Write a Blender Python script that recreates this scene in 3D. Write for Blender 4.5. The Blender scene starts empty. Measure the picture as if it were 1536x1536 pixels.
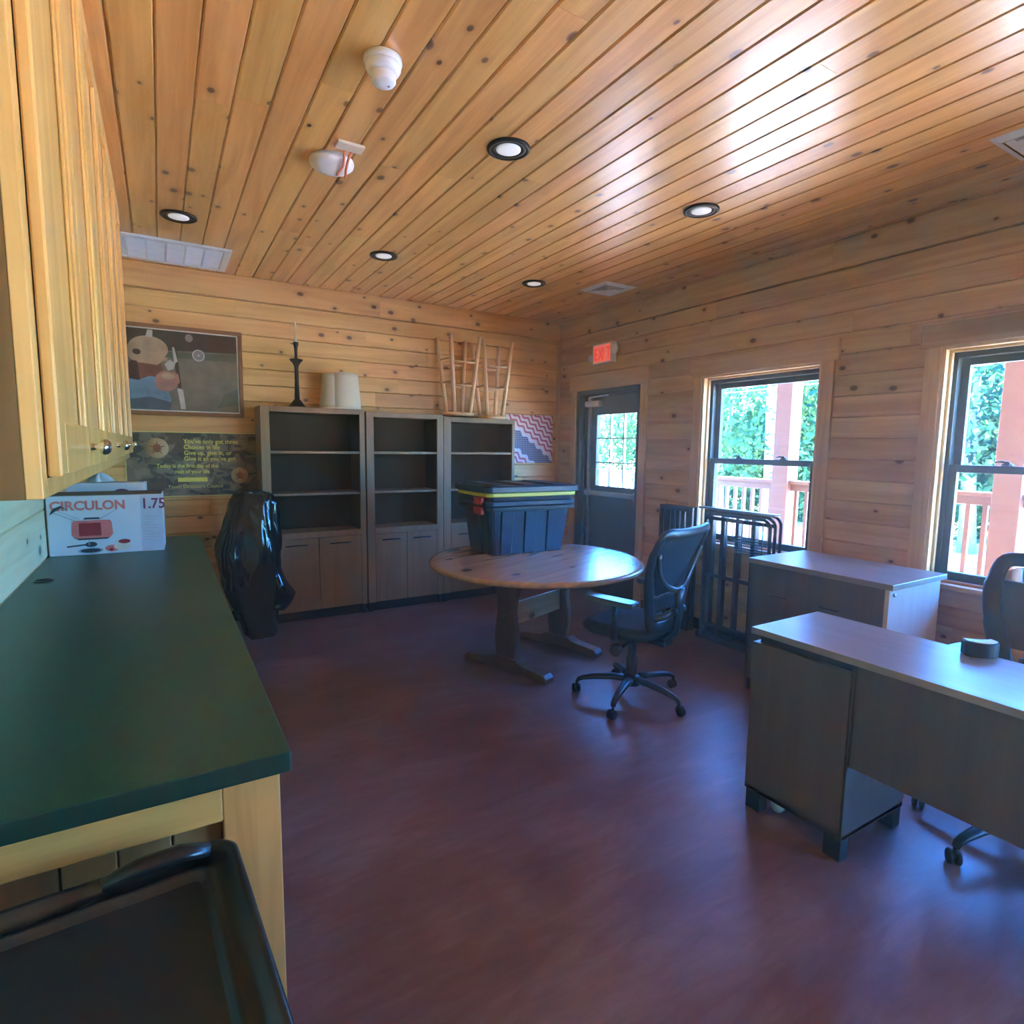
import bpy, bmesh, math, random
import numpy as np
from mathutils import Vector, Matrix
random.seed(7)
rng = np.random.default_rng(7)
S = bpy.context.scene
C = S.collection
PI = math.pi

# ---------------------------------------------------------------- camera
H = 1.5
cam = bpy.data.cameras.new('camera')
cam.sensor_width = 36.0
cam.sensor_fit = 'HORIZONTAL'
cam.lens = 871.36 / 1536 * 36
cam.clip_start = 0.02
cam.clip_end = 300
camo = bpy.data.objects.new('camera', cam)
C.objects.link(camo)
def cam_rows(yw, p, r):
    cy, sy, cp, sp, cr, sr = math.cos(yw), math.sin(yw), math.cos(p), math.sin(p), math.cos(r), math.sin(r)
    Ry = np.array([[cy, 0, sy], [0, 1, 0], [-sy, 0, cy]])
    Rx = np.array([[1, 0, 0], [0, cp, -sp], [0, sp, cp]])
    Rz = np.array([[cr, -sr, 0], [sr, cr, 0], [0, 0, 1]])
    return Rz @ Rx @ Ry
_M = cam_rows(-.5433, .1111, .0121)
def _w(row): return Vector((row[0], row[2], -row[1]))
_r, _d, _f = _w(_M[0]), _w(_M[1]), _w(_M[2])
camo.matrix_world = Matrix(((_r.x, -_d.x, -_f.x, 0), (_r.y, -_d.y, -_f.y, 0), (_r.z, -_d.z, -_f.z, H), (0, 0, 0, 1)))
S.camera = camo

# ---------------------------------------------------------------- sky, sun, exposure
S.view_settings.view_transform = 'Standard'
S.view_settings.look = 'None'
S.view_settings.gamma = 1
S.view_settings.use_curve_mapping = False
S.view_settings.exposure = 2.68
W = bpy.data.worlds.new('sky')
S.world = W
W.use_nodes = True
wn, wl = W.node_tree.nodes, W.node_tree.links
bg = wn['Background']
sky = wn.new('ShaderNodeTexSky')
sky.sky_type = 'NISHITA'
sky.sun_disc = False
sky.sun_elevation = math.radians(52)
sky.sun_rotation = math.radians(250)
sky.air_density = 1.6
sky.dust_density = 0.3
sky.ozone_density = 3.0
tint = wn.new('ShaderNodeMix'); tint.data_type = 'RGBA'; tint.blend_type = 'MULTIPLY'
tint.inputs[0].default_value = 1; tint.inputs[7].default_value = (.17, .56, 1.40, 1)   # camera balanced for warm room light
wl.new(sky.outputs[0], tint.inputs[6]); wl.new(tint.outputs[2], bg.inputs[0])
bg.inputs[1].default_value = 1.8
sun = bpy.data.lights.new('sun', 'SUN')
sun.energy = 38.0
sun.angle = math.radians(0.6)
sun.color = (1.0, .97, .93)
suno = bpy.data.objects.new('sun', sun)
C.objects.link(suno)
_sd = Vector((.50, .26, 1.0)).normalized()
suno.rotation_euler = _sd.to_track_quat('Z', 'Y').to_euler()
suno.location = _sd * 30
cy_ = S.cycles
cy_.max_bounces = 10
cy_.diffuse_bounces = 6
cy_.glossy_bounces = 4
cy_.transparent_max_bounces = 12
cy_.caustics_reflective = False
cy_.caustics_refractive = False
cy_.sample_clamp_indirect = 6.0
cy_.use_denoising = True

# room constants
XL, XR, YB, YF, ZC = -.52, 3.81, 5.34, -3.2, 2.85
OPEN = [  # openings in the right wall: y0, y1, z0, z1
    (4.03, 4.99, 0.0, 2.09), (2.32, 3.32, .76, 2.09), (.62, 1.62, .76, 2.09), (-1.08, -.08, .76, 2.09), (-3.02, -1.40, .03, 2.09)]
for (y0, y1, z0, z1) in OPEN:      # portals only guide sky sampling, they add no light
    L = bpy.data.lights.new('sky_portal', 'AREA')
    L.shape = 'RECTANGLE'; L.size = z1 - z0; L.size_y = y1 - y0
    L.cycles.is_portal = True
    o = bpy.data.objects.new('sky_portal', L); C.objects.link(o)
    o.location = (XR + .22, (y0 + y1) / 2, (z0 + z1) / 2)
    o.rotation_euler = (0, PI / 2, 0)

# ---------------------------------------------------------------- node materials
class NT:
    def __init__(s, name):
        s.m = bpy.data.materials.new(name); s.m.use_nodes = True
        s.n = s.m.node_tree.nodes; s.l = s.m.node_tree.links
        s.b = s.n['Principled BSDF']
    def new(s, t, **k):
        x = s.n.new(t)
        for a, v in k.items(): setattr(x, a, v)
        return x
    def link(s, a, b): s.l.new(a, b)
    def put(s, sock, v):
        if hasattr(v, 'is_output') or hasattr(v, 'links'): s.l.new(v, sock)
        else: sock.default_value = v
    def math(s, op, a, b=0.0, c=None):
        x = s.new('ShaderNodeMath', operation=op)
        s.put(x.inputs[0], a); s.put(x.inputs[1], b)
        if c is not None: s.put(x.inputs[2], c)
        return x.outputs[0]
    def vmath(s, op, a, b):
        x = s.new('ShaderNodeVectorMath', operation=op)
        s.put(x.inputs[0], a); s.put(x.inputs[1], b)
        return x.outputs[0]
    def ramp(s, f, stops, interp='LINEAR'):
        x = s.new('ShaderNodeValToRGB'); x.color_ramp.interpolation = interp
        el = x.color_ramp.elements
        while len(el) < len(stops): el.new(.5)
        for e, (p, c) in zip(el, stops):
            e.position = p; e.color = (*c, 1) if len(c) == 3 else c
        s.put(x.inputs[0], f); return x.outputs[0]
    def mix(s, f, a, b, mode='MIX'):
        x = s.new('ShaderNodeMix', data_type='RGBA', blend_type=mode)
        s.put(x.inputs[0], f)
        s.put(x.inputs[6], a if not isinstance(a, tuple) else (*a[:3], 1)); s.put(x.inputs[7], b if not isinstance(b, tuple) else (*b[:3], 1))
        return x.outputs[2]
    def noise(s, v, scale, detail=3, rough=.5, dist=0):
        x = s.new('ShaderNodeTexNoise')
        if v is not None: s.put(x.inputs['Vector'], v)
        x.inputs['Scale'].default_value = scale; x.inputs['Detail'].default_value = detail
        x.inputs['Roughness'].default_value = rough; x.inputs['Distortion'].default_value = dist
        return x.outputs[0]
    def objco(s): return s.new('ShaderNodeTexCoord').outputs['Object']
    def bump(s, h, strength=.2, dist=.01):
        x = s.new('ShaderNodeBump'); x.inputs['Strength'].default_value = strength; x.inputs['Distance'].default_value = dist
        s.put(x.inputs['Height'], h); s.link(x.outputs[0], s.b.inputs['Normal'])

def plain(name, col, rough=.5, metal=0.0, var=.08, scale=12, spec=.5, coat=0, bump=0.0, emit=None, estr=0):
    t = NT(name)
    v = t.objco()
    n = t.noise(v, scale, 4)
    a = tuple(max(0, c * (1 - var)) for c in col); b = tuple(min(1, c * (1 + var)) for c in col)
    t.link(t.ramp(n, [(.3, a), (.7, b)]), t.b.inputs['Base Color'])
    t.b.inputs['Roughness'].default_value = rough
    t.b.inputs['Metallic'].default_value = metal
    t.b.inputs['Specular IOR Level'].default_value = spec
    t.b.inputs['Coat Weight'].default_value = coat
    if bump: t.bump(t.noise(v, scale * 8, 3), bump, .002)
    if emit:
        t.b.inputs['Emission Color'].default_value = (*emit, 1); t.b.inputs['Emission Strength'].default_value = estr
    return t.m

def wood(name, axis, light, dark, knot=None, rough=.4, coat=0.0, knots=True, vary=.10, kscale=3.4, local=False):
    """board timber with grain along one axis, knots and a tone that differs from board to board"""
    t = NT(name)
    oi = t.new('ShaderNodeObjectInfo')
    pos = t.objco() if local else t.new('ShaderNodeNewGeometry').outputs['Position']
    sep = t.new('ShaderNodeSeparateXYZ'); t.link(pos, sep.inputs[0])
    off = t.math('MULTIPLY', oi.outputs['Random'], 57.0)
    cmb = t.new('ShaderNodeCombineXYZ')
    order = {'x': (0, 1, 2), 'y': (1, 0, 2), 'z': (2, 0, 1)}[axis]
    for k in range(3): t.link(t.math('ADD', sep.outputs[order[k]], off), cmb.inputs[k])
    v = cmb.outputs[0]
    g1 = t.noise(t.vmath('MULTIPLY', v, (.9, 11, 11)), 1.0, 4, .55, .9)
    g2 = t.noise(t.vmath('MULTIPLY', v, (2.5, 90, 90)), 1.0, 2, .6, .3)
    g = t.math('ADD', t.math('MULTIPLY', g1, .8), t.math('MULTIPLY', g2, .2))
    col = t.ramp(g, [(.36, dark), (.62, light)])
    if knots:
        sv = t.new('ShaderNodeSeparateXYZ'); t.link(v, sv.inputs[0])
        c2 = t.new('ShaderNodeCombineXYZ'); t.link(t.math('MULTIPLY', sv.outputs[0], kscale), c2.inputs[0])
        t.link(t.math('MULTIPLY', t.math('ADD', sv.outputs[1], sv.outputs[2]), kscale * 1.5), c2.inputs[1])
        vo = t.new('ShaderNodeTexVoronoi', voronoi_dimensions='2D', feature='F1')
        vo.inputs['Scale'].default_value = 1.0; vo.inputs['Randomness'].default_value = 1.0
        t.link(c2.outputs[0], vo.inputs['Vector'])
        sc = t.new('ShaderNodeSeparateColor'); t.link(vo.outputs['Color'], sc.inputs[0])
        gate = t.math('GREATER_THAN', sc.outputs[0], .42)
        size = t.math('ADD', t.math('MULTIPLY', sc.outputs[1], .075), .040)
        q = t.math('DIVIDE', vo.outputs['Distance'], size)
        core = t.math('MULTIPLY', t.ramp(q, [(.55, (1, 1, 1)), (1.0, (0, 0, 0))]), gate)
        halo = t.math('MULTIPLY', t.ramp(q, [(.3, (1, 1, 1)), (1.0, (.0, .0, .0))]), gate)
        halo2 = t.math('MULTIPLY', t.ramp(t.math('MULTIPLY', q, .4), [(.2, (1, 1, 1)), (1.0, (0, 0, 0))]), gate)
        kc = knot or (.10, .035, .012)
        col = t.mix(t.math('MULTIPLY', halo2, .35), col, tuple(.55 * x for x in dark))
        col = t.mix(t.math('MULTIPLY', halo, .55), col, tuple(1.3 * x for x in kc))
        col = t.mix(t.math('MULTIPLY', core, .85), col, kc)
    hsv = t.new('ShaderNodeHueSaturation')
    t.link(col, hsv.inputs['Color'])
    r2 = t.math('FRACT', t.math('MULTIPLY', oi.outputs['Random'], 7.31))
    t.link(t.math('ADD', t.math('MULTIPLY', r2, 2 * vary), 1 - vary), hsv.inputs['Value'])
    r3 = t.math('FRACT', t.math('MULTIPLY', oi.outputs['Random'], 13.7))
    t.link(t.math('ADD', t.math('MULTIPLY', r3, .014), .493), hsv.inputs['Hue'])
    t.link(hsv.outputs[0], t.b.inputs['Base Color'])
    t.b.inputs['Roughness'].default_value = rough
    t.b.inputs['Coat Weight'].default_value = coat
    t.b.inputs['Coat Roughness'].default_value = .27
    t.bump(g, .12, .004)
    return t.m

PINE_L, PINE_D = (.76, .40, .125), (.56, .265, .070)
M = {}
M['pine_ceiling'] = wood('pine_ceiling', 'y', PINE_L, PINE_D, rough=.36, coat=.75)
M['pine_back'] = wood('pine_back', 'x', (.76, .43, .15), (.58, .295, .085), rough=.42, coat=.15)
M['pine_right'] = wood('pine_right', 'y', (.60, .36, .17), (.44, .24, .10), rough=.45, coat=.1)
M['pine_pale'] = wood('pine_pale', 'y', (.88, .74, .48), (.76, .58, .33), rough=.45, knots=True, kscale=2.6)
M['casing_z'] = wood('pine_casing_upright', 'z', (.62, .40, .20), (.48, .28, .12), knots=False)
M['casing_y'] = wood('pine_casing_level', 'y', (.62, .40, .20), (.48, .28, .12), knots=False)
M['jamb'] = wood('pine_jamb', 'z', (.72, .52, .27), (.58, .37, .17), knots=False)
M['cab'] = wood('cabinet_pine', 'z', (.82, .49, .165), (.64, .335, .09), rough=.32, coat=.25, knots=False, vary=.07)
M['cab_side'] = wood('cabinet_side', 'z', (.23, .12, .04), (.18, .09, .028), rough=.4, knots=False)  # near cabinet side, darkened in colour against light from the added door
M['cab_base'] = wood('cabinet_base_pine', 'z', (.56, .25, .068), (.40, .165, .038), rough=.35, coat=.2, kscale=2.2)
M['cab_rail'] = wood('cabinet_rail_pine', 'x', (.58, .28, .08), (.44, .195, .05), rough=.35, coat=.2, kscale=2.0)
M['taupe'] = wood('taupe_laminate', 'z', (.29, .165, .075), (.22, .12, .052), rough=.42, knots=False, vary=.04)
M['taupe_shaded'] = wood('taupe_laminate_shaded', 'z', (.050, .029, .012), (.036, .020, .008), rough=.9, knots=False, vary=.04)  # shade inside the bookcases put into a darker copy of the taupe
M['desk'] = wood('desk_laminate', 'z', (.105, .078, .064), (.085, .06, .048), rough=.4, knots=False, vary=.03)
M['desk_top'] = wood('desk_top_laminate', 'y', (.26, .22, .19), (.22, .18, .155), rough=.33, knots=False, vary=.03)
M['desk_pale'] = wood('pale_laminate', 'z', (.52, .47, .38), (.46, .41, .33), rough=.4, knots=False, vary=.03)
M['table'] = wood('table_pine', 'x', (.50, .27, .13), (.36, .18, .085), rough=.26, coat=.5, kscale=2.4, vary=.06, local=True)
M['table_dark'] = wood('table_dark_wood', 'z', (.135, .06, .03), (.085, .036, .018), rough=.38, knots=False, vary=.05)
M['stool'] = wood('stool_beech', 'z', (.84, .60, .34), (.70, .47, .25), rough=.4, knots=False, vary=.05)
M['frame_wood'] = wood('picture_frame_wood', 'x', (.26, .105, .035), (.18, .07, .024), rough=.35, knots=False)
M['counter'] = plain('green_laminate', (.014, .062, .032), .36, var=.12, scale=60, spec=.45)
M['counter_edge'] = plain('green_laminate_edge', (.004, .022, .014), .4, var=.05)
M['black_plastic'] = plain('black_plastic', (.008, .008, .009), .3, var=.1, bump=.03)
M['black_matte'] = plain('black_matte_plastic', (.007, .006, .006), .55, var=.12, bump=.1, scale=30)
M['chair_plastic'] = plain('chair_plastic', (.012, .016, .020), .36, var=.08)
M['chair_fabric'] = plain('chair_fabric', (.010, .016, .022), .85, var=.15, scale=80, bump=.2)
M['arm_pad'] = plain('arm_pad', (.035, .04, .042), .3, var=.05)
M['steel'] = plain('brushed_steel', (.55, .54, .52), .28, 1.0)
M['nickel'] = plain('polished_nickel', (.70, .66, .60), .15, 1.0)
M['dark_steel'] = plain('dark_steel', (.02, .026, .032), .38, .4)
M['white'] = plain('white_plastic', (.74, .74, .75), .42, var=.03)
M['white_metal'] = plain('white_painted_metal', (.66, .69, .72), .45, var=.05)
M['vent_back'] = plain('vent_back_grey', (.42, .45, .48), .6)  # plain grey for the plates behind louvres and slats
M['sash'] = plain('dark_window_sash', (.035, .042, .042), .42, var=.06)
M['door_paint'] = plain('grey_green_door_paint', (.050, .055, .047), .45, var=.05)
M['rubber'] = plain('black_rubber', (.012, .012, .012), .7)
M['bronze'] = plain('oil_rubbed_bronze', (.022, .016, .012), .42, .5)
M['candle'] = plain('ivory_candle_sleeve', (.70, .62, .42), .4)
M['bulb'] = plain('candle_bulb', (.85, .80, .68), .08)
M['shade'] = plain('ivory_lampshade_fabric', (.70, .66, .54), .8, var=.05, scale=90, bump=.1)
M['tote_blue'] = plain('dark_blue_plastic', (.006, .030, .062), .34, var=.08)
M['tote_black'] = plain('charcoal_lid_plastic', (.011, .022, .032), .36, var=.1)
M['tote_yellow'] = plain('yellow_plastic', (.56, .50, .05), .4)
M['red_plastic'] = plain('red_latch_plastic', (.40, .018, .014), .4)
M['carton'] = plain('white_carton', (.62, .64, .68), .42, var=.03)
M['print_pink'] = plain('print_coral', (.72, .17, .15), .45)
M['print_purple'] = plain('print_plum', (.17, .025, .09), .45)
M['print_red'] = plain('print_red', (.36, .015, .03), .4)
M['print_grey'] = plain('print_grey', (.34, .37, .42), .45)
M['print_dark'] = plain('print_dark', (.03, .035, .045), .45)
M['print_side'] = plain('print_panel', (.46, .50, .58), .45)
M['print_cream'] = plain('print_cream', (.72, .60, .46), .45)
M['brown_card'] = plain('brown_cardboard', (.20, .12, .075), .7)
M['yellow_ink'] = plain('yellow_ink', (.74, .62, .10), .5)
M['yellow_trim'] = plain('yellow_trim', (.70, .60, .20), .5)
M['seal_tan'] = plain('seal_tan', (.52, .36, .20), .5)
M['seal_brown'] = plain('seal_brown', (.25, .07, .025), .5)
M['bag'] = plain('black_bag_plastic', (.006, .007, .009), .11, var=.1, spec=.6)
M['poly'] = plain('clear_poly_bag', (.70, .74, .78), .15)
M['orange_tape'] = plain('orange_tape', (.72, .20, .08), .5)
M['red_lit'] = plain('exit_letters_lit', (.8, .02, .01), .4, emit=(1, .02, .01), estr=.07)
M['exit_face'] = plain('exit_sign_face', (.75, .30, .26), .4, emit=(1, .14, .10), estr=.085)
M['lens'] = plain('downlight_lens', (.8, .82, .85), .3, emit=(.92, .96, 1), estr=.05)
M['pic_frame_edge'] = plain('mat_edge', (.62, .62, .58), .5)
for k, c in dict(pic_field=(.17, .155, .12), pic_dark=(.045, .045, .042), pic_brown=(.06, .034, .026), pic_cap=(.42, .30, .20), pic_skin=(.38, .19, .15),
                 pic_face=(.17, .07, .05), pic_hair=(.055, .03, .028), pic_shirt=(.15, .27, .38), pic_shirt_dark=(.08, .11, .15), pic_pale=(.48, .47, .44), pic_ring=(.24, .24, .25),
                 pic_green=(.10, .115, .085)).items():
    M[k] = plain(k.replace('pic_', 'photo_print_'), c, .22, var=.22, scale=9)
M['deck'] = plain('porch_boards', (.17, .11, .08), .7, var=.15)
M['porch'] = plain('porch_stain', (.27, .135, .09), .6, var=.06)
M['gravel'] = plain('pale_gravel', (.78, .75, .68), .9, var=.15, scale=3)
M['siding'] = plain('log_siding', (.30, .17, .08), .6)
M['bark'] = plain('grey_bark', (.14, .11, .085), .85, var=.3, scale=8)
M['birch'] = plain('birch_bark', (.74, .72, .68), .7, var=.15, scale=7)
M['wire'] = plain('cable', (.4, .45, .45), .5)

def floor_material():
    t = NT('stained_floor')
    v = t.new('ShaderNodeNewGeometry').outputs['Position']
    n = t.noise(t.vmath('MULTIPLY', v, (1.0, 2.2, 1)), 1.3, 6, .6, .8)
    n2 = t.noise(t.vmath('MULTIPLY', v, (3, 14, 1)), 1.6, 5, .65, .5)
    f = t.math('ADD', t.math('MULTIPLY', n, .65), t.math('MULTIPLY', n2, .35))
    t.link(t.ramp(f, [(.32, (.098, .042, .040)), (.5, (.150, .080, .082)), (.68, (.225, .148, .150))]), t.b.inputs['Base Color'])
    t.link(t.math('ADD', t.math('MULTIPLY', n2, .16), .29), t.b.inputs['Roughness'])
    t.b.inputs['Specular IOR Level'].default_value = .55
    t.bump(n2, .05, .003)
    return t.m
M['floor'] = floor_material()

def glass_material():
    t = NT('window_glass')
    t.n.remove(t.b)
    lw = t.new('ShaderNodeLayerWeight'); lw.inputs[0].default_value = .5
    fr = t.math('ADD', t.math('MULTIPLY', t.math('POWER', lw.outputs['Facing'], 5.0), .9), .035)
    tr = t.new('ShaderNodeBsdfTransparent'); tr.inputs[0].default_value = (.93, .97, .96, 1)
    gl = t.new('ShaderNodeBsdfGlossy'); gl.inputs['Roughness'].default_value = .02
    mx = t.new('ShaderNodeMixShader')
    t.link(fr, mx.inputs[0]); t.link(tr.outputs[0], mx.inputs[1]); t.link(gl.outputs[0], mx.inputs[2])
    t.link(mx.outputs[0], t.n['Material Output'].inputs[0])
    return t.m
M['glass'] = glass_material()

def mesh_fabric():
    t = NT('chair_mesh')
    t.b.inputs['Base Color'].default_value = (.018, .028, .038, 1); t.b.inputs['Roughness'].default_value = .5
    v = t.objco(); sp = t.new('ShaderNodeSeparateXYZ'); t.link(v, sp.inputs[0])
    t.b.inputs['Alpha'].default_value = .90
    return t.m
M['chair_mesh'] = mesh_fabric()

def leaf_material(name, col, tr):
    t = NT(name)
    oi = t.new('ShaderNodeNewGeometry')
    n = t.noise(oi.outputs['Position'], 2.2, 4)
    c = t.ramp(n, [(.3, tuple(.55 * x for x in col)), (.7, tuple(1.35 * x for x in col))])
    d = t.new('ShaderNodeBsdfDiffuse'); t.link(c, d.inputs[0])
    q = t.new('ShaderNodeBsdfTranslucent'); q.inputs[0].default_value = (*tr, 1)
    mx = t.new('ShaderNodeMixShader'); mx.inputs[0].default_value = .35
    t.link(d.outputs[0], mx.inputs[1]); t.link(q.outputs[0], mx.inputs[2])
    t.n.remove(t.b); t.link(mx.outputs[0], t.n['Material Output'].inputs[0])
    return t.m
M['leaf_a'] = leaf_material('leaf_green', (.012, .060, .030), (.014, .06, .024))
M['leaf_b'] = leaf_material('leaf_bright', (.034, .085, .030), (.04, .09, .03))
M['leaf_c'] = leaf_material('leaf_deep', (.008, .042, .026), (.008, .036, .02))
M['grass'] = plain('grass', (.16, .24, .08), .9, var=.3, scale=2)

def camo_material():
    t = NT('camouflage_print')
    v = t.objco()
    n = t.noise(t.vmath('MULTIPLY', v, (1, 1, 1.5)), 9, 3, .5, .6)
    n2 = t.noise(t.vmath('ADD', v, (5, 3, 1)), 7, 3, .5, .6)
    a = t.ramp(n, [(0, (.050, .042, .034)), (.44, (.17, .135, .080)), (.56, (.24, .185, .115))], 'CONSTANT')
    b = t.math('GREATER_THAN', n2, .57)
    t.link(t.mix(b, a, (.10, .062, .042)), t.b.inputs['Base Color'])
    t.b.inputs['Roughness'].default_value = .5
    return t.m
M['camo'] = camo_material()

def quilt_material():
    """diagonal navy dotted band between wavy rose stripes"""
    t = NT('wavy_stripe_print')
    v = t.objco(); sp = t.new('ShaderNodeSeparateXYZ'); t.link(v, sp.inputs[0])
    x, z = sp.outputs[0], sp.outputs[2]      # x from left, z = minus distance from the top
    down = t.math('MULTIPLY', z, -1.0)
    q = t.math('ADD', x, t.math('MULTIPLY', down, .72))
    wv = t.math('MULTIPLY', t.math('SINE', t.math('MULTIPLY', q, 46.0)), .017)
    p = t.math('ADD', t.math('SUBTRACT', down, t.math('MULTIPLY', x, .72)), wv)
    st = t.math('GREATER_THAN', t.math('SINE', t.math('MULTIPLY', t.math('ADD', p, .028), 2 * PI / .066)), .25)
    rose = t.mix(st, (.78, .66, .70), (.50, .075, .13))
    u1 = t.math('SINE', t.math('MULTIPLY', t.math('ADD', x, down), 150.0)); u2 = t.math('SINE', t.math('MULTIPLY', t.math('SUBTRACT', x, down), 150.0))
    dots = t.math('GREATER_THAN', t.math('MULTIPLY', u1, u2), .38)
    navy = t.mix(dots, (.035, .045, .12), (.50, .54, .68))
    def band(a, b): return t.math('MULTIPLY', t.math('GREATER_THAN', p, a), t.math('LESS_THAN', p, b))
    c = t.mix(band(.03, .29), rose, (.72, .70, .78))
    c = t.mix(band(.062, .255), c, navy)
    t.link(c, t.b.inputs['Base Color']); t.b.inputs['Roughness'].default_value = .6
    return t.m
M['quilt'] = quilt_material()

# ---------------------------------------------------------------- mesh helpers
class MB:
    """collects shapes into one mesh; k = material slot"""
    def __init__(s): s.v, s.f, s.k, s.sm = [], [], [], []
    def add(s, verts, faces, k=0, smooth=False):
        o = len(s.v); s.v += [tuple(p) for p in verts]
        for f in faces: s.f.append([i + o for i in f]); s.k.append(k); s.sm.append(smooth)
        return s
    def box(s, x0, x1, y0, y1, z0, z1, k=0):
        v = [(x0, y0, z0), (x1, y0, z0), (x1, y1, z0), (x0, y1, z0), (x0, y0, z1), (x1, y0, z1), (x1, y1, z1), (x0, y1, z1)]
        return s.add(v, [(0, 3, 2, 1), (4, 5, 6, 7), (0, 1, 5, 4), (1, 2, 6, 5), (2, 3, 7, 6), (3, 0, 4, 7)], k)
    def prism(s, poly, d, k=0, smooth=False):
        """poly: list of 3D points (planar), d: extrusion vector"""
        n = len(poly); d = Vector(d)
        v = [Vector(p) for p in poly]; v = v + [p + d for p in v]
        return s.add(v, [tuple(range(n))[::-1], tuple(range(n, 2 * n))] + [(i, (i + 1) % n, n + (i + 1) % n, n + i) for i in range(n)], k, smooth)
    def tube(s, path, r, n=10, k=0, closed=False, up=(0, 0, 1), sy=1.0, cap=True):
        """sweep an ellipse (r wide, r*sy high) along a path; r may be a list"""
        P = [Vector(p) for p in path]; m = len(P)
        rr = r if isinstance(r, (list, tuple)) else [r] * m
        rings = []
        for i in range(m):
            a = P[(i - 1) % m] if (closed or i) else P[i]; b = P[(i + 1) % m] if (closed or i < m - 1) else P[i]
            t = (b - a).normalized()
            u = Vector(up)
            if abs(t.dot(u)) > .95: u = Vector((0, 1, 0)) if abs(t.y) < .9 else Vector((1, 0, 0))
            sd = t.cross(u).normalized(); w = sd.cross(t).normalized()
            rings.append([P[i] + sd * (rr[i] * math.cos(2 * PI * j / n)) + w * (rr[i] * sy * math.sin(2 * PI * j / n)) for j in range(n)])
        v = [p for q in rings for p in q]; f = []
        for i in range(m if closed else m - 1):
            a, b = i * n, ((i + 1) % m) * n
            f += [(a + j, a + (j + 1) % n, b + (j + 1) % n, b + j) for j in range(n)]
        if not closed and cap: f += [tuple(range(n))[::-1], tuple(range((m - 1) * n, m * n))]
        return s.add(v, f, k, True)
    def lathe(s, prof, n=24, c=(0, 0, 0), k=0, axis='z', smooth=True):
        v = []; m = len(prof)
        for (r, h) in prof:
            for j in range(n):
                a = 2 * PI * j / n; p = (r * math.cos(a), r * math.sin(a), h)
                if axis == 'x': p = (p[2], p[0], p[1])
                if axis == 'y': p = (p[1], p[2], p[0])
                v.append((p[0] + c[0], p[1] + c[1], p[2] + c[2]))
        f = []
        for i in range(m - 1):
            f += [(i * n + j, i * n + (j + 1) % n, (i + 1) * n + (j + 1) % n, (i + 1) * n + j) for j in range(n)]
        f += [tuple(range(n))[::-1], tuple(range((m - 1) * n, m * n))]
        return s.add(v, f, k, smooth)
    def grid(s, fn, nu, nv, k=0, closed_u=False, smooth=True):
        v = [fn(i / (nu if closed_u else nu - 1), j / (nv - 1)) for j in range(nv) for i in range(nu)]
        f = []
        for j in range(nv - 1):
            for i in range(nu if closed_u else nu - 1):
                i2 = (i + 1) % nu; f.append((j * nu + i, j * nu + i2, (j + 1) * nu + i2, (j + 1) * nu + i))
        return s.add(v, f, k, smooth)
    def build(s, name, mats, parent=None, bevel=0.0, seg=2, loc=None, sub=0, solid=0.0, fix=True):
        me = bpy.data.meshes.new(name)
        me.from_pydata(s.v, [], s.f)
        for m in (mats if isinstance(mats, (list, tuple)) else [mats]): me.materials.append(M[m] if isinstance(m, str) else m)
        me.polygons.foreach_set('material_index', s.k); me.polygons.foreach_set('use_smooth', s.sm)
        if fix:
            bm = bmesh.new(); bm.from_mesh(me); bmesh.ops.recalc_face_normals(bm, faces=bm.faces[:]); bm.to_mesh(me); bm.free()
        me.update()
        o = bpy.data.objects.new(name, me); C.objects.link(o)
        if parent: o.parent = parent
        if loc: o.location = loc
        if solid: q = o.modifiers.new('solid', 'SOLIDIFY'); q.thickness = solid; q.offset = 0
        if bevel:
            q = o.modifiers.new('bevel', 'BEVEL'); q.width = bevel; q.segments = seg; q.limit_method = 'ANGLE'; q.angle_limit = math.radians(40)
        if sub: q = o.modifiers.new('sub', 'SUBSURF'); q.levels = sub; q.render_levels = sub
        return o

def thing(name, label, cat, loc=(0, 0, 0), rz=0.0, group=None):
    o = bpy.data.objects.new(name, None); C.objects.link(o); o.empty_display_size = .1
    o.location = loc; o.rotation_euler = (0, 0, rz)
    return tag(o, label, cat, group)
def tag(o, label, cat, group=None):
    o['label'] = label; o['category'] = cat
    if group: o['group'] = group
    return o
def struct(o):
    o['kind'] = 'structure'; return o
def dup(root, loc, rz=None, label=None):
    r = root.copy(); C.objects.link(r); r.location = loc
    if rz is not None: r.rotation_euler = (0, 0, rz)
    if label: r['label'] = label
    for ch in list(root.children):
        c = ch.copy(); C.objects.link(c); c.parent = r
        for g in ch.children:
            d = g.copy(); C.objects.link(d); d.parent = c
    return r
def text(body, size, loc, rot, mat, parent, depth=.0006, align='LEFT', name='lettering', sx=1.0, bold=.0):
    cu = bpy.data.curves.new(name, 'FONT'); cu.body = body; cu.size = size; cu.extrude = depth; cu.align_x = align; cu.offset = bold
    cu.materials.append(M[mat]); cu.resolution_u = 4
    tmp = bpy.data.objects.new(name, cu)
    me = bpy.data.meshes.new_from_object(tmp); me.name = name; bpy.data.objects.remove(tmp); bpy.data.curves.remove(cu)
    o = bpy.data.objects.new(name, me); C.objects.link(o); o.parent = parent; o.location = loc; o.rotation_euler = rot; o.scale = (sx, 1, 1)
    return o
def ell(cx, cz, rx, rz, n=24, a0=0, a1=2 * PI):
    return [(cx + rx * math.cos(a0 + (a1 - a0) * i / n), cz + rz * math.sin(a0 + (a1 - a0) * i / n)) for i in range(n)]

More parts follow.
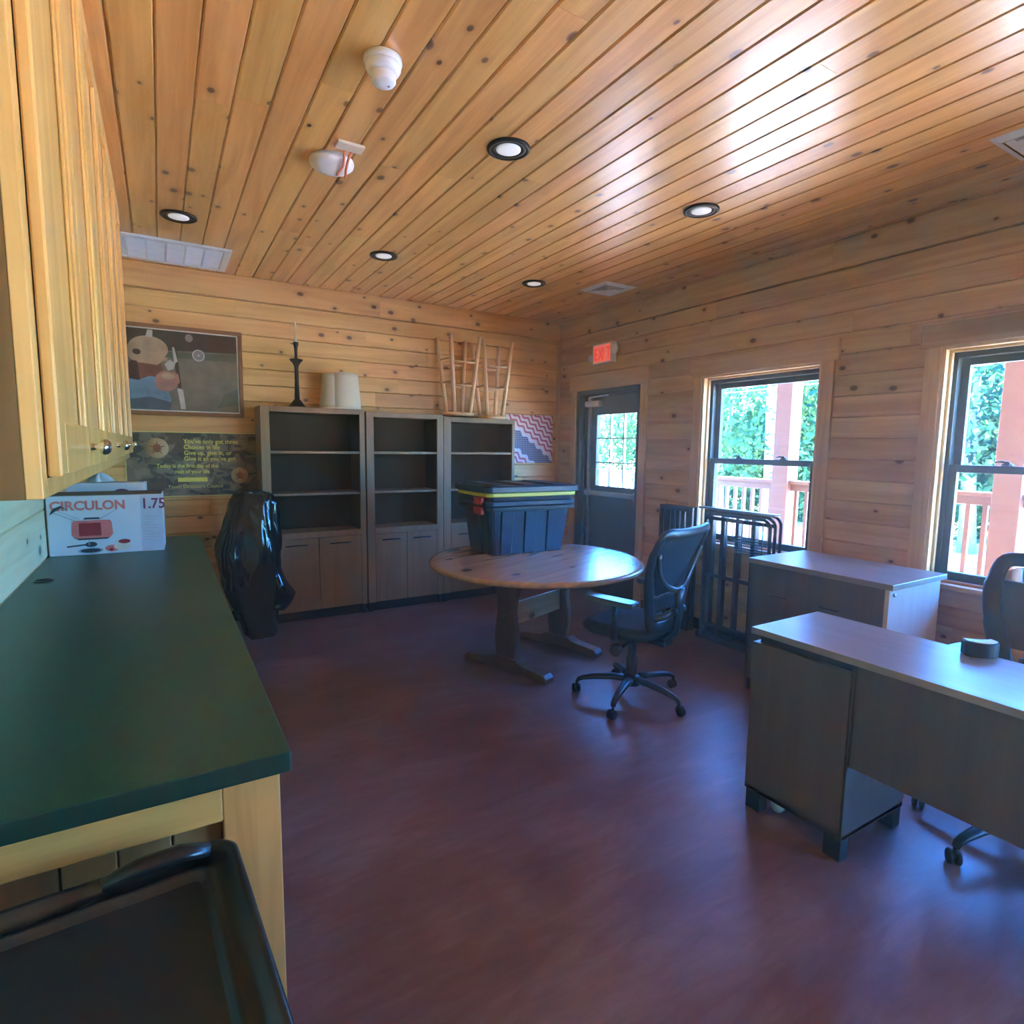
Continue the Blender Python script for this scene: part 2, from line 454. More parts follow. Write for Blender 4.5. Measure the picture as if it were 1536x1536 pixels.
# boards: one shared mesh per width, length is the object's x scale
_board = {}
def board_mesh(w, t, mat, groove=.009):
    key = (round(w, 4), t, mat)
    if key not in _board:
        b = MB(); h = w / 2
        sec = [(-h + .0008, 0), (h - .0008, 0), (h - .0008, t - groove), (h - groove, t), (-h + groove, t), (-h + .0008, t - groove)]
        b.prism([(0, y, z) for y, z in sec], (1, 0, 0))
        o = b.build('plank', mat); _board[key] = o.data; bpy.data.objects.remove(o)
    return _board[key]
def board(me, parent, origin, lx, lz, length, name='plank'):
    """lx: length direction, lz: face normal"""
    o = bpy.data.objects.new(name, me); C.objects.link(o); o.parent = parent
    X = Vector(lx); Z = Vector(lz); Y = Z.cross(X)
    m = Matrix(((X.x, Y.x, Z.x, origin[0]), (X.y, Y.y, Z.y, origin[1]), (X.z, Y.z, Z.z, origin[2]), (0, 0, 0, 1)))
    o.matrix_local = m @ Matrix.Diagonal((length, 1, 1, 1))
    return o
def split(a, b, lo, hi):
    cuts = [a]
    p = a + random.uniform(.4, hi)
    while p < b - .45:
        cuts.append(p); p += random.uniform(lo, hi)
    return list(zip(cuts, cuts[1:] + [b]))

# ================================================================ ROOM SHELL
fl = struct(MB().box(XL - .2, XR + .2, YF - .2, YB + .2, -.12, 0).build('floor', 'floor'))
ceil = struct(MB().box(XL - .2, XR + .25, YF - .2, YB + .2, ZC + .018, ZC + .12).build('ceiling', 'pine_ceiling'))
PW = .1325
cm = board_mesh(PW, .018, 'pine_ceiling', .007)
i = 0; x = -.085 + PW / 2
while x - PW / 2 < XR:
    for a, b in split(YF, YB, 2.2, 4.2):
        board(cm, ceil, (x, a, ZC + .018), (0, 1, 0), (0, 0, -1), b - a - .001)
    x += PW
cs = board_mesh(.42, .020, 'pine_ceiling', .004)
for a, b in ((YF, .9), (.9, YB)): board(cs, ceil, (-.085 - .215, a, ZC + .018), (0, 1, 0), (0, 0, -1), b - a - .001)

# back wall
wb = struct(MB().box(XL - .2, XR + .2, YB + .02, YB + .18, -.05, ZC + .1).build('wall_back', 'pine_back'))
RW = .1345
bm_ = board_mesh(RW, .02, 'pine_back', .007)
z = ZC - .19 - RW / 2
while z > -RW / 2 + .02:
    for a, b in split(XL, XR, 1.6, 3.4): board(bm_, wb, (b, YB + .02, z), (-1, 0, 0), (0, -1, 0), b - a - .001)
    z -= RW
cb = board_mesh(.185, .036, 'pine_back', .004)
for a, b in ((XL, 1.78), (1.78, XR)): board(cb, wb, (b, YB + .02, ZC - .0925), (-1, 0, 0), (0, -1, 0), b - a - .001, 'crown_board')
tr = struct(MB().box(XR - .035, XR, YB - .035, YB, 0, ZC - .18).build('trim_1', 'casing_z', bevel=.004))

# right wall with openings
wr = MB()
def wall_cells(lo, hi, zlo, zhi):
    ys = sorted({lo, hi, *[o[0] for o in OPEN], *[o[1] for o in OPEN]})
    for a, b in zip(ys, ys[1:]):
        op = [o for o in OPEN if o[0] <= a + 1e-6 and o[1] >= b - 1e-6]
        if op:
            if op[0][2] > zlo + .01: yield a, b, zlo, op[0][2]
            yield a, b, op[0][3], zhi
        else: yield a, b, zlo, zhi
for a, b, z0, z1 in wall_cells(YF - .2, YB + .2, -.05, ZC + .1): wr.box(XR + .02, XR + .19, a, b, z0, z1)
wr = struct(wr.build('wall_right', ['siding']))
rm = board_mesh(RW, .02, 'pine_right', .006)
z = ZC - .19 - RW / 2
while z > -RW / 2 + .02:
    segs = [(YF, YB)]
    for (y0, y1, z0, z1) in OPEN:
        if z + RW / 2 > z0 + .02 and z - RW / 2 < z1 - .02:
            out = []
            for a, b in segs:
                if y0 > a and y1 < b: out += [(a, y0), (y1, b)]
                else: out.append((a, b))
            segs = out
    for sa, sb in segs:
        for a, b in (split(sa, sb, 1.6, 3.4) if sb - sa > 2 else [(sa, sb)]):
            board(rm, wr, (XR + .02, a, z), (0, 1, 0), (-1, 0, 0), b - a - .001)
    z -= RW
cr = board_mesh(.185, .034, 'pine_right', .004)
for a, b in ((YF, -.6), (-.6, 2.3), (2.3, YB)): board(cr, wr, (XR + .02, a, ZC - .0925), (0, 1, 0), (-1, 0, 0), b - a - .001, 'crown_board')

# left wall (pale boards under the hanging cabinets) and the wall behind the photographer
wlf = struct(MB().box(XL - .18, XL - .02, YF - .2, YB + .2, -.05, ZC + .1).build('wall_left', 'pine_pale'))
lm_ = board_mesh(.245, .02, 'pine_pale', .006)
z = .91 + .245 / 2 - .245 * 4
while z < ZC - .05:
    for a, b in split(YF, YB, 2.0, 3.6): board(lm_, wlf, (XL - .02, b, z), (0, -1, 0), (1, 0, 0), b - a - .001)
    z += .245
wf = struct(MB().box(XL - .2, XR + .2, YF - .18, YF, -.05, ZC + .1).build('wall_front', 'pine_back'))
struct(MB().box(XR - .014, XR, -3.2, 3.93, 0, .09).build('baseboard_right', 'rubber'))
struct(MB().box(XL, .69, YB - .012, YB, 0, .09).build('baseboard_back', 'rubber'))

# windows
def make_window(n, y0, y1, z0, z1):
    w = bpy.data.objects.new('window_%d' % n, None); C.objects.link(w); struct(w)
    w.location = (XR, (y0 + y1) / 2, z0)
    h = (y1 - y0) / 2; T = z1 - z0
    for s in (-1, 1):
        a, b = sorted((s * h, s * (h + .085)))
        MB().box(-.022, 0, a, b, -.03, T).build('side_casing', 'casing_z', w, .003)
        a, b = sorted((s * (h - .018), s * h))
        MB().box(-.014, .17, a, b, 0, T).build('jamb', 'jamb', w, .002)
        a, b = sorted((s * (h - .032), s * (h - .018)))
        MB().box(.028, .052, a, b, 0, T - .02).build('stop_bead', 'jamb', w, .002)
        a, b = sorted((s * (h - .050), s * (h - .018)))
        MB().box(.060, .165, a, b, 0, T - .02).build('jamb_liner', 'sash', w, .002)
    MB().box(-.030, 0, -h - .115, h + .115, T, T + .135).build('head_casing', 'casing_y', w, .003)
    MB().box(-.014, .17, -h, h, T - .018, T).build('head_jamb', 'jamb', w, .002)
    MB().box(.028, .052, -h + .018, h - .018, T - .032, T - .018).build('head_stop_bead', 'jamb', w, .002)
    MB().box(.060, .165, -h + .02, h - .02, T - .06, T - .018).build('head_liner', 'sash', w, .002)
    MB().box(-.055, .17, -h - .11, h + .11, -.028, 0).build('stool_board', 'casing_y', w, .004)
    MB().box(-.020, 0, -h - .085, h + .085, -.128, -.028).build('apron', 'casing_y', w, .003)
    mid = .63
    def sash(name, x, zb, zt, bot, top):
        b = MB(); e = h - .048; st = .040
        b.box(x, x + .035, -e, -e + st, zb, zt); b.box(x, x + .035, e - st, e, zb, zt)
        b.box(x, x + .035, -e + st, e - st, zb, zb + bot); b.box(x, x + .035, -e + st, e - st, zt - top, zt)
        o = b.build(name, 'sash', w, .002)
        MB().box(x + .013, x + .019, -e + st, e - st, zb + bot, zt - top).build('pane', 'glass', o)
        return o
    sash('upper_sash', .115, mid, T - .055, .04, .045)
    lo = sash('lower_sash', .072, .0, mid + .04, .055, .042)
    for s in (-1, 1):
        b = MB(); c = s * .19
        b.lathe([(.026, 0), (.026, .010), (.014, .016), (.012, .022)], 14, (.092, c, mid + .04))
        b.tube([(.092, c - .005, mid + .060), (.088, c + .03, mid + .064), (.086, c + .055, mid + .060)], [.007, .006, .004], 8)
        b.build('sash_lock', 'sash', lo)
    return w
for n, o in enumerate(OPEN[1:4]): make_window(n + 1, *o)
y0, y1, z0, z1 = OPEN[4]
pd = bpy.data.objects.new('added_door', None); C.objects.link(pd); struct(pd); pd.location = (XR, (y0 + y1) / 2, z0)  # unseen glazed door added behind the camera to let in more daylight
h = (y1 - y0) / 2; T = z1 - z0
for s in (-1, 1):
    a, b = sorted((s * h, s * (h + .085))); MB().box(-.022, 0, a, b, -.03, T).build('side_casing', 'casing_z', pd, .003)
    a, b = sorted((s * (h - .04), s * h)); MB().box(0, .18, a, b, 0, T).build('frame_post', 'door_paint', pd, .003)
MB().box(-.030, 0, -h - .11, h + .11, T, T + .135).build('head_casing', 'casing_y', pd, .003)
MB().box(0, .18, -h + .04, h - .04, T - .04, T).build('frame_head', 'door_paint', pd, .003)
for s in (-1, 1):
    a, b = sorted((s * .002, s * (h - .04))); X0 = .06 + .03 * s
    lf = MB().box(X0, X0 + .03, a, a + .05, 0, T - .04).box(X0, X0 + .03, b - .05, b, 0, T - .04).box(X0, X0 + .03, a + .05, b - .05, 0, .08).box(X0, X0 + .03, a + .05, b - .05, T - .09, T - .04).build('sliding_leaf', 'door_paint', pd, .002)
    MB().box(X0 + .012, X0 + .018, a + .05, b - .05, .08, T - .09).build('pane', 'glass', lf)

# door
y0, y1, _, z1 = OPEN[0]
d = bpy.data.objects.new('door_1', None); C.objects.link(d); struct(d); d.location = (XR, (y0 + y1) / 2, 0)
h = (y1 - y0) / 2
for s in (-1, 1):
    a, b = sorted((s * h, s * (h + .085)))
    MB().box(-.022, 0, a, b, 0, z1).build('side_casing', 'casing_z', d, .003)
    a, b = sorted((s * (h - .05), s * h))
    MB().box(-.006, .055, a, b, 0, z1).box(.055, .085, min(a, s * (h - .066)), max(b, s * h), 0, z1).box(.085, .19, a, b, 0, z1).build('frame_post', 'door_paint', d, .003)
MB().box(-.006, .055, -h + .05, h - .05, z1 - .05, z1).box(.055, .085, -h + .05, h - .05, z1 - .066, z1).box(.085, .19, -h + .05, h - .05, z1 - .05, z1).build('frame_head', 'door_paint', d, .003)
MB().box(-.030, 0, -h - .11, h + .11, z1, z1 + .15).build('head_casing', 'casing_y', d, .003)
L = MB(); a = h - .055; gz0, gz1, gy0, gy1 = 1.11, 1.845, -.345, .255
L.box(.088, .132, -a, gy0, .01, z1 - .06); L.box(.088, .132, gy1, a, .01, z1 - .06)
L.box(.088, .132, gy0, gy1, .01, gz0); L.box(.088, .132, gy0, gy1, gz1, z1 - .06)
lf = L.build('door_leaf', 'door_paint', d)
m = MB()
for q in (gy0 - .025, gy1 - .005): m.box(.080, .092, q, q + .03, gz0 - .025, gz1 + .025)
for q in (gz0 - .025, gz1 - .005): m.box(.080, .092, gy0, gy1, q, q + .03)
m.build('glazing_frame', 'door_paint', lf, .003)
for k in (1, 2):
    q = gy0 + (gy1 - gy0) * k / 3; MB().box(.096, .124, q - .007, q + .007, gz0, gz1).build('muntin', 'white', lf)
    q = gz0 + (gz1 - gz0) * k / 3; MB().box(.097, .123, gy0, gy1, q - .007, q + .007).build('muntin', 'white', lf)
for ky in range(3):
    for kz in range(3):
        wy, wz = (gy1 - gy0) / 3, (gz1 - gz0) / 3
        MB().box(.108, .112, gy0 + wy * ky + .007, gy0 + wy * (ky + 1) - .007, gz0 + wz * kz + .007, gz0 + wz * (kz + 1) - .007).build('pane', 'glass', lf)
MB().box(.045, .075, -.40, .40, 1.01, 1.06).box(.07, .09, -.41, -.33, .995, 1.075).box(.07, .09, .33, .41, .995, 1.075).build('push_bar', 'steel', d, .006)
MB().box(.03, .088, .17, .40, 1.925, 1.985).build('door_closer', 'white_metal', d, .008)
MB().tube([(.05, .33, 1.985), (.04, .33, 2.02), (.03, .02, 2.03)], .009, 8).lathe([(.022, 0), (.022, .035)], 12, (.05, .33, 1.985)).build('closer_arm', 'white_metal', d)
MB().box(.062, .092, .345, .372, .05, 1.95).build('hinge_strip', 'steel', d)

# ================================================================ CEILING FITTINGS
def downlight(x, y, label, first=[None]):
    if first[0]: return dup(first[0], (x, y, ZC), None, label)
    t = thing('recessed_light', label, 'light', (x, y, ZC), 0, 'round recessed ceiling lights')
    MB().lathe([(.098, -.001), (.098, -.010), (.088, -.014), (.080, -.012), (.080, -.001)], 32).build('trim_ring', 'bronze', t)
    MB().lathe([(.0795, -.004), (.0795, -.0105), (.056, -.0065), (.056, -.004)], 32).build('baffle', 'black_matte', t)
    MB().lathe([(.056, -.0045), (.056, -.009), (.045, -.0125), (.02, -.0145), (.002, -.015)], 28).build('lens', 'lens', t)
    first[0] = t; return t
downlight(1.42, 2.42, 'recessed ceiling light with wide dark ring, the largest one, right of the disc alarm')
downlight(.16, 4.16, 'recessed ceiling light mostly dark ring, beside the white return air grille')
downlight(1.43, 4.18, 'recessed ceiling light in the far row above the middle bookcase')
downlight(2.69, 2.42, 'recessed ceiling light set in the glossy reflection nearer the windows')
downlight(2.71, 4.18, 'recessed ceiling light in the far row next to the small square vent')

t = thing('smoke_detector', 'white drum shaped smoke detector, nearest fitting on the plank ceiling', 'detector', (.735, 2.13, ZC))
MB().lathe([(.066, 0), (.068, -.012), (.064, -.022)], 28).build('base_plate', 'white', t)
MB().lathe([(.060, -.020), (.062, -.034), (.054, -.046), (.046, -.05)], 28).build('body', 'white', t)
MB().lathe([(.044, -.048), (.044, -.074), (.038, -.082), (.01, -.085)], 24).build('sensor_chamber', 'white', t)
MB().lathe([(.0045, -.084), (.0045, -.087)], 10, (.02, 0, 0)).build('test_button', 'print_grey', t)

t = thing('disc_alarm', 'white domed disc alarm with a strip of orange tape on the ceiling', 'alarm', (.765, 2.97, ZC))
MB().lathe([(.100, 0), (.104, -.012), (.100, -.026), (.082, -.040), (.045, -.048), (.003, -.050)], 32).build('body', 'white', t)
for q in (0, .028):
    b = MB(); b.grid(lambda u, v: (.018 + q + .012 * (u - .5) + .02 * v + .006 * math.sin(5 * v + q * 90), -.16 + .19 * v, -.0165 - .036 * min(1, v * 2.4) ** 1.5), 3, 14)
    b.build('tape_strip', 'orange_tape', t, solid=.0015)
t = tag(MB().box(-.062, .062, -.035, .035, -.014, 0).build('ceiling_plate', 'print_cream', None, .004, loc=(.80, 2.785, ZC)), 'small cream rectangular cover plate on the ceiling behind the disc alarm', 'cover plate')

def vent(x, y, label):
    t = thing('ceiling_vent', label, 'vent', (x, y, ZC), 0, 'square supply air vents')
    b = MB()
    for k in range(4):
        b.add([(-.17, -.17, -.002), (.17, -.17, -.002), (.135, -.135, -.02), (-.135, -.135, -.02)], [(0, 1, 2, 3)])
        b.v[-4:] = [(p[0] * math.cos(k * PI / 2) - p[1] * math.sin(k * PI / 2), p[0] * math.sin(k * PI / 2) + p[1] * math.cos(k * PI / 2), p[2]) for p in b.v[-4:]]
    b.build('frame', 'white_metal', t, fix=False)
    MB().box(-.134, .134, -.134, .134, -.003, -.001).build('back_plate', 'vent_back', t)
    for q in (.105, .075, .045):
        b = MB()
        for k in range(4):
            v = [(-q - .022, -q - .022, -.020), (q + .022, -q - .022, -.020), (q, -q, -.008), (-q, -q, -.008)]
            b.add([(p[0] * math.cos(k * PI / 2) - p[1] * math.sin(k * PI / 2), p[0] * math.sin(k * PI / 2) + p[1] * math.cos(k * PI / 2), p[2]) for p in v], [(0, 1, 2, 3)])
        b.build('louvre', 'white_metal', t, fix=False)
    MB().box(-.022, .022, -.022, .022, -.018, -.012).build('centre_plate', 'white_metal', t)
    return t
vent(3.325, 3.97, 'small square white air vent near the exit sign corner of the ceiling')
vent(3.31, 1.07, 'square white air vent cut by the right edge of the photo')

t = thing('return_air_grille', 'long white return air grille on the ceiling beside the hanging cabinets', 'grille', (.10, 4.94, ZC))
b = MB(); gx, gy = .40, .285
b.box(-gx, gx, -gy, -gy + .05, -.016, 0); b.box(-gx, gx, gy - .05, gy, -.016, 0); b.box(-gx, -gx + .05, -gy + .05, gy - .05, -.016, 0); b.box(gx - .05, gx, -gy + .05, gy - .05, -.016, 0)
b.build('frame', 'white_metal', t, .003)
MB().box(-gx + .05, gx - .05, -gy + .05, gy - .05, -.003, -.001).build('back_plate', 'vent_back', t)
for k in range(1, 6):
    q = -gx + .05 + (2 * gx - .1) * k / 6; MB().box(q - .006, q + .006, -gy + .05, gy - .05, -.013, -.003).build('divider', 'white_metal', t)
for k in range(22):
    q = -gy + .06 + (2 * gy - .12) * (k + .5) / 22
    MB().prism([(-gx + .05, q - .006, -.004), (-gx + .05, q - .003, -.004), (-gx + .05, q + .007, -.012), (-gx + .05, q + .004, -.012)], (2 * gx - .1, 0, 0)).build('slat', 'white_metal', t)

# ================================================================ HANGING CABINETS + COUNTER
CX = -.155
t = thing('wall_cabinet', 'run of honey pine hanging cabinets with panelled doors above the green counter', 'cabinet', (CX, 1.122, 1.412))
LY = 4.10 - 1.122; HZ = ZC - 1.413 - .004
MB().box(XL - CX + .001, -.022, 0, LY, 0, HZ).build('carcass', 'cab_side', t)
b = MB(); b.box(-.022, 0, 0, .045, 0, HZ); b.box(-.022, 0, LY - .03, LY, 0, HZ); b.box(-.022, 0, .045, LY - .03, 0, .03); b.box(-.022, 0, .045, LY - .03, HZ - .06, HZ)
b.build('face_frame', 'cab', t, .002)
ND = 6; dw = (LY - .075) / ND
for k in range(ND):
    a = .045 + dw * k + .002; e = .045 + dw * (k + 1) - .002; za, zb = .032, HZ - .062; st = .062
    b = MB()
    b.box(.0, .020, a, a + st, za, zb); b.box(0, .020, e - st, e, za, zb); b.box(0, .020, a + st, e - st, za, za + .09); b.box(0, .020, a + st, e - st, zb - .09, zb)
    dr = b.build('door', 'cab', t, .004)
    MB().box(0, .006, a + st, e - st, za + .09, zb - .09).build('field_panel', 'cab', dr)
    for q in (a + st, e - st - .016):
        MB().box(.006, .013, q, q + .016, za + .09, zb - .09).build('panel_moulding', 'cab', dr, .004)
    ky = e - .03 if k % 2 == 0 else a + .03
    MB().lathe([(.010, .020), (.007, .024), (.006, .036), (.016, .042), (.018, .048), (.012, .055), (.002, .057)], 16, (0, ky, za + .045), axis='x').build('knob', 'nickel', dr)

ct = thing('base_cabinet', 'pine base cabinet with framed end panel under the green counter', 'cabinet', (.155, 1.165, 0))
BL = 4.22 - 1.165; BX = XL - .155
MB().box(BX + .001, -.022, .045, BL, .10, .868).build('carcass', 'cab_base', ct)
MB().box(-.085, .018, 0, .042, 0, .868).build('end_stile', 'cab_base', ct, .003)
MB().box(BX + .001, -.085, .0, .042, .785, .868).build('end_top_rail', 'cab_rail', ct, .003)
MB().box(BX + .001, -.085, .0, .042, .0, .10).build('end_bottom_rail', 'cab_base', ct, .003)
nb = 7
for k in range(nb):
    a = BX + .001 + (-.085 - BX) * k / nb; e = BX + (-.085 - BX) * (k + 1) / nb - .002
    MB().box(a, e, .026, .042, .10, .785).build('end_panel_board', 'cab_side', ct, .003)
MB().box(-.022, -.002, .045, BL, .10, .868).build('face_frame', 'cab_base', ct)
for k in range(6):
    a = .06 + (BL - .08) * k / 6; e = a + (BL - .08) / 6 - .012
    dr = MB().box(-.002, .016, a, e, .13, .66).build('door', 'cab', ct, .004)
    MB().lathe([(.008, .016), (.006, .03), (.016, .036), (.012, .046), (.002, .048)], 12, (0, e - .04, .61), axis='x').build('knob', 'nickel', dr)
    dr = MB().box(-.002, .016, a, e, .68, .84).build('drawer', 'cab', ct, .004)
    MB().lathe([(.008, .016), (.006, .03), (.016, .036), (.012, .046), (.002, .048)], 12, (0, (a + e) / 2, .76), axis='x').build('knob', 'nickel', dr)
MB().box(BX + .05, -.07, .05, BL, 0, .10).build('toe_kick', 'rubber', ct)

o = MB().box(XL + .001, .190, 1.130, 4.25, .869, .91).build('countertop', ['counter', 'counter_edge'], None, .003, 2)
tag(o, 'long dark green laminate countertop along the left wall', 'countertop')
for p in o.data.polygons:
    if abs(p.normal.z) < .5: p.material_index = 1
t = thing('cable_grommet', 'small black oval cable grommet set in the green countertop', 'grommet', (-.452, 3.10, .9102))
MB().lathe([(.034, 0), (.036, .003), (.028, .0045), (.027, .0005)], 24).build('rim', 'black_plastic', t)
MB().lathe([(.0265, 0), (.0265, .0015)], 24).build('cap', 'rubber', t)

# fondue carton, carton behind it, crumpled bag
t = thing('carton', 'white printed cookware carton with red fondue pot picture on the green counter', 'box', (-.512, 3.735, .9105), -.035)
w_, d_, h_ = .507, .27, .312
MB().box(0, w_, 0, d_, 0, h_).build('carton_body', 'carton', t, .004)
MB().box(-.0015, .004, .001, d_ - .002, .002, h_ - .002).build('left_panel', 'brown_card', t)
MB().box(.002, w_ - .002, .002, d_ - .002, h_ - .001, h_ + .003).build('lid_flap', 'brown_card', t, .001)
MB().box(.405, w_ - .001, -.0008, .001, .004, h_ - .004).build('side_print_panel', 'print_side', t)
R90 = (PI / 2, 0, 0)
text('CIRCULON', .066, (.014, -.0012, .238), R90, 'print_pink', t, sx=.97, bold=.0022)
text('1.75', .078, (.408, -.0018, .236), R90, 'print_purple', t, sx=.85, bold=.0015)
def flat(name, mat, polys, parent, y=-.0012, dz=.0004):
    b = MB()
    for k, (pl, mi) in enumerate(polys): b.prism([(px, y - k * .0003, pz) for px, pz in pl], (0, -dz, 0), mi)
    return b.build(name, mat, parent)
pot = [(.098, .108), (.102, .17), (.110, .182), (.265, .182), (.273, .17), (.277, .108), (.262, .088), (.113, .088)]
flat('pot_picture', ['print_pink', 'print_red', 'print_dark', 'print_grey', 'print_cream'],
     [(pot, 0), ([(.13, .10), (.13, .168), (.225, .168), (.225, .10)], 1), ([(.115, .088), (.262, .088), (.25, .080), (.127, .080)], 2),
      ([(.15, .187), (.225, .187), (.218, .197), (.158, .197)], 2), ([(.028, .225), (.031, .228), (.112, .186), (.109, .183)], 3), ([(.045, .235), (.048, .236), (.135, .190), (.132, .188)], 3),
      ([(.222, .19), (.225, .187), (.30, .236), (.297, .238)], 3), ([(.018, .23), (.022, .24), (.06, .252), (.085, .24), (.06, .262), (.03, .25), (.012, .215)], 2)], t)
flat('burner_picture', ['print_dark', 'print_grey'],
     [([(.075, .043), (.075, .051), (.155, .058), (.155, .050)], 0), (ell(.178, .054, .026, .014), 0), (ell(.175, .022, .055, .016), 1), (ell(.175, .022, .045, .011), 0),
      ([(.168, .08), (.172, .08), (.172, .05), (.168, .05)], 1)], t)
flat('fruit_picture', ['print_pink', 'print_cream', 'print_red'],
     [(ell(.27, .028, .032, .018), 0), (ell(.315, .038, .038, .024), 1), (ell(.325, .062, .027, .012), 2), (ell(.265, .022, .010, .008), 2), (ell(.285, .035, .008, .007), 1)], t)
for k in range(9): flat('small_print', 'print_grey', [([(.415, .19 - k * .016), (.49 - (k % 3) * .012, .19 - k * .016), (.49 - (k % 3) * .012, .1925 - k * .016), (.415, .1925 - k * .016)], 0)], t, -.0016)

t = thing('carton', 'lower white carton with black band standing behind the fondue carton', 'box', (-.46, 4.015, .9105), -.05)
MB().box(0, .375, 0, .14, 0, .362).build('carton_body', 'carton', t, .006)
flat('black_band', 'print_purple', [([(.003, .285), (.003, .305), (.345, .305), (.345, .285)], 0), (ell(.26, .300, .042, .026, 20, 0, PI), 0)], t)
b = MB()
b.grid(lambda u, v: ((.006 + .055 * v) * math.cos(2 * PI * u) * (1 + .25 * math.sin(5 * 2 * PI * u)) , (.006 + .04 * v) * math.sin(2 * PI * u) * (1 + .2 * math.cos(7 * 2 * PI * u)), .05 * (1 - v) ** .8 + .008 * math.sin(9 * 2 * PI * u) * v * (1 - v) * 4), 40, 8, closed_u=True)
tag(b.build('crumpled_wrapper', 'poly', None, loc=(-.305, 4.09, 1.2755)), 'small crumpled clear plastic wrapper on top of the rear carton', 'wrapper')

# black tray-topped cart at the near end of the counter
t = thing('utility_cart', 'glossy black tray topped cart in front of the pine cabinet end', 'cart', (.085, 1.105, 0), math.radians(3.5))
def rrect(x0, x1, y0, y1, r, n=6):
    out = []
    for cx, cyy, a in ((x1 - r, y1 - r, 0), (x0 + r, y1 - r, PI / 2), (x0 + r, y0 + r, PI), (x1 - r, y0 + r, 1.5 * PI)):
        for k in range(n + 1): out.append((cx + r * math.cos(a + PI / 2 * k / n), cyy + r * math.sin(a + PI / 2 * k / n)))
    return out
CW, CD, CH = .60, .80, .80
def rings(lst, name, mat, par):
    b = MB(); n = None
    for (ins, r, zz) in lst:
        q = rrect(-CW + ins, -ins, -CD + ins, -ins, r); n = len(q); b.v += [(px, py, zz) for px, py in q]
    for i in range(len(lst) - 1):
        for j in range(n): b.f.append([i * n + j, i * n + (j + 1) % n, (i + 1) * n + (j + 1) % n, (i + 1) * n + j]); b.k.append(0); b.sm.append(True)
    b.f.append(list(range((len(lst) - 1) * n, len(lst) * n))); b.k.append(0); b.sm.append(False)
    b.f.append(list(range(n))[::-1]); b.k.append(0); b.sm.append(False)
    return b.build(name, mat, par)
rings([(.012, .03, .70), (.006, .036, .76), (0, .04, .782), (.003, .04, .795), (.010, .036, CH), (.016, .032, .797), (.022, .03, .786), (.036, .028, .780), (.046, .026, .783), (.052, .024, .787), (.057, .022, .784), (.064, .02, .772)], 'tray_top', 'black_plastic', t)
MB().box(-CW + .066, -.066, -CD + .066, -.066, .7722, .7735).build('tray_mat', 'black_matte', t)
rings([(.02, .03, .18), (.012, .036, .24), (.012, .036, .27), (.02, .03, .26), (.04, .02, .22)], 'lower_shelf', 'black_plastic', t)
for px in (-CW + .05, -.05):
    for py in (-CD + .05, -.05):
        MB().box(px - .02, px + .02, py - .02, py + .02, .09, .71).build('leg', 'black_plastic', t, .006)
        MB().lathe([(.036, -.012), (.036, .012)], 16, (px, py, .036), axis='x').box(px - .018, px + .018, py - .01, py + .01, .04, .092).build('caster', 'rubber', t)
MB().tube([(-.045, -.028, .797), (-.09, -.024, .806), (-.15, -.024, .806), (-.20, -.028, .797)], [.016, .020, .020, .014], 10, sy=.6).build('grip', 'black_plastic', t)

# ================================================================ BACK WALL PIECES
BK = [(.692, 1.535, 1.808, .068, .046, 'tall taupe bookcase with two doors, leftmost, behind the black bag'),
      (1.548, 2.282, 1.793, .068, .064, 'taupe bookcase in the middle of the three, mostly in open view'),
      (2.286, 3.066, 1.775, .075, .030, 'rightmost taupe bookcase half hidden by the blue storage tote')]
for x0, x1, zt, ls, rs, lab in BK:
    t = thing('bookcase', lab, 'bookcase', (x0, 5.04, 0), 0, 'bookcases along the back wall')
    w = x1 - x0; D = YB - 5.04 - .004
    MB().box(0, ls, 0, .022, .085, zt).build('face_stile', 'taupe', t, .002)
    MB().box(w - rs, w, 0, .022, .085, zt).build('face_stile', 'taupe', t, .002)
    MB().box(0, .02, .022, D, .085, zt - .03).build('side_panel', 'taupe', t)
    MB().box(w - .02, w, .022, D, .085, zt - .03).build('side_panel', 'taupe', t)
    MB().box(ls - .012, ls, .022, D - .008, .085, zt - .03).build('inner_panel', 'taupe_shaded', t)
    MB().box(w - rs, w - rs + .01, .022, D - .008, .085, zt - .03).build('inner_panel', 'taupe_shaded', t)
    MB().box(ls, w - rs, .0, D, zt - .045, zt).box(0, ls, .022, D, zt - .03, zt).box(w - rs, w, .022, D, zt - .03, zt).build('top_panel', 'taupe', t, .002)
    MB().box(.02, w - .02, D - .008, D, .085, zt - .03).build('back_panel', 'taupe_shaded', t)
    for zz in (1.425, 1.075): MB().box(ls, w - rs, .012, D - .008, zz, zz + .022).build('shelf', 'taupe', t, .002)
    MB().box(ls, w - rs, -.004, D - .008, .715, .765).build('middle_shelf', 'taupe', t, .002)
    MB().box(ls, w - rs, .022, D - .008, .085, .105).build('bottom_panel', 'taupe', t)
    mid = (ls + w - rs) / 2
    for a, e in ((ls + .002, mid - .002), (mid + .002, w - rs - .002)):
        dr = MB().box(a, e, 0, .018, .09, .712).build('door', 'taupe', t, .002)
        c = (a + e) / 2
        MB().tube([(c - .085, .0, .655), (c - .07, -.014, .657), (c - .03, -.022, .660), (c + .03, -.022, .660), (c + .07, -.014, .657), (c + .085, 0, .655)], .0055, 8).build('pull_handle', 'dark_steel', dr)
    MB().box(.03, w - .03, .045, D, 0, .085).build('toe_kick', 'rubber', t)
    for q in (.004, w - .044): MB().box(q, q + .04, .012, .06, 0, .085).build('foot', 'dark_steel', t, .002)

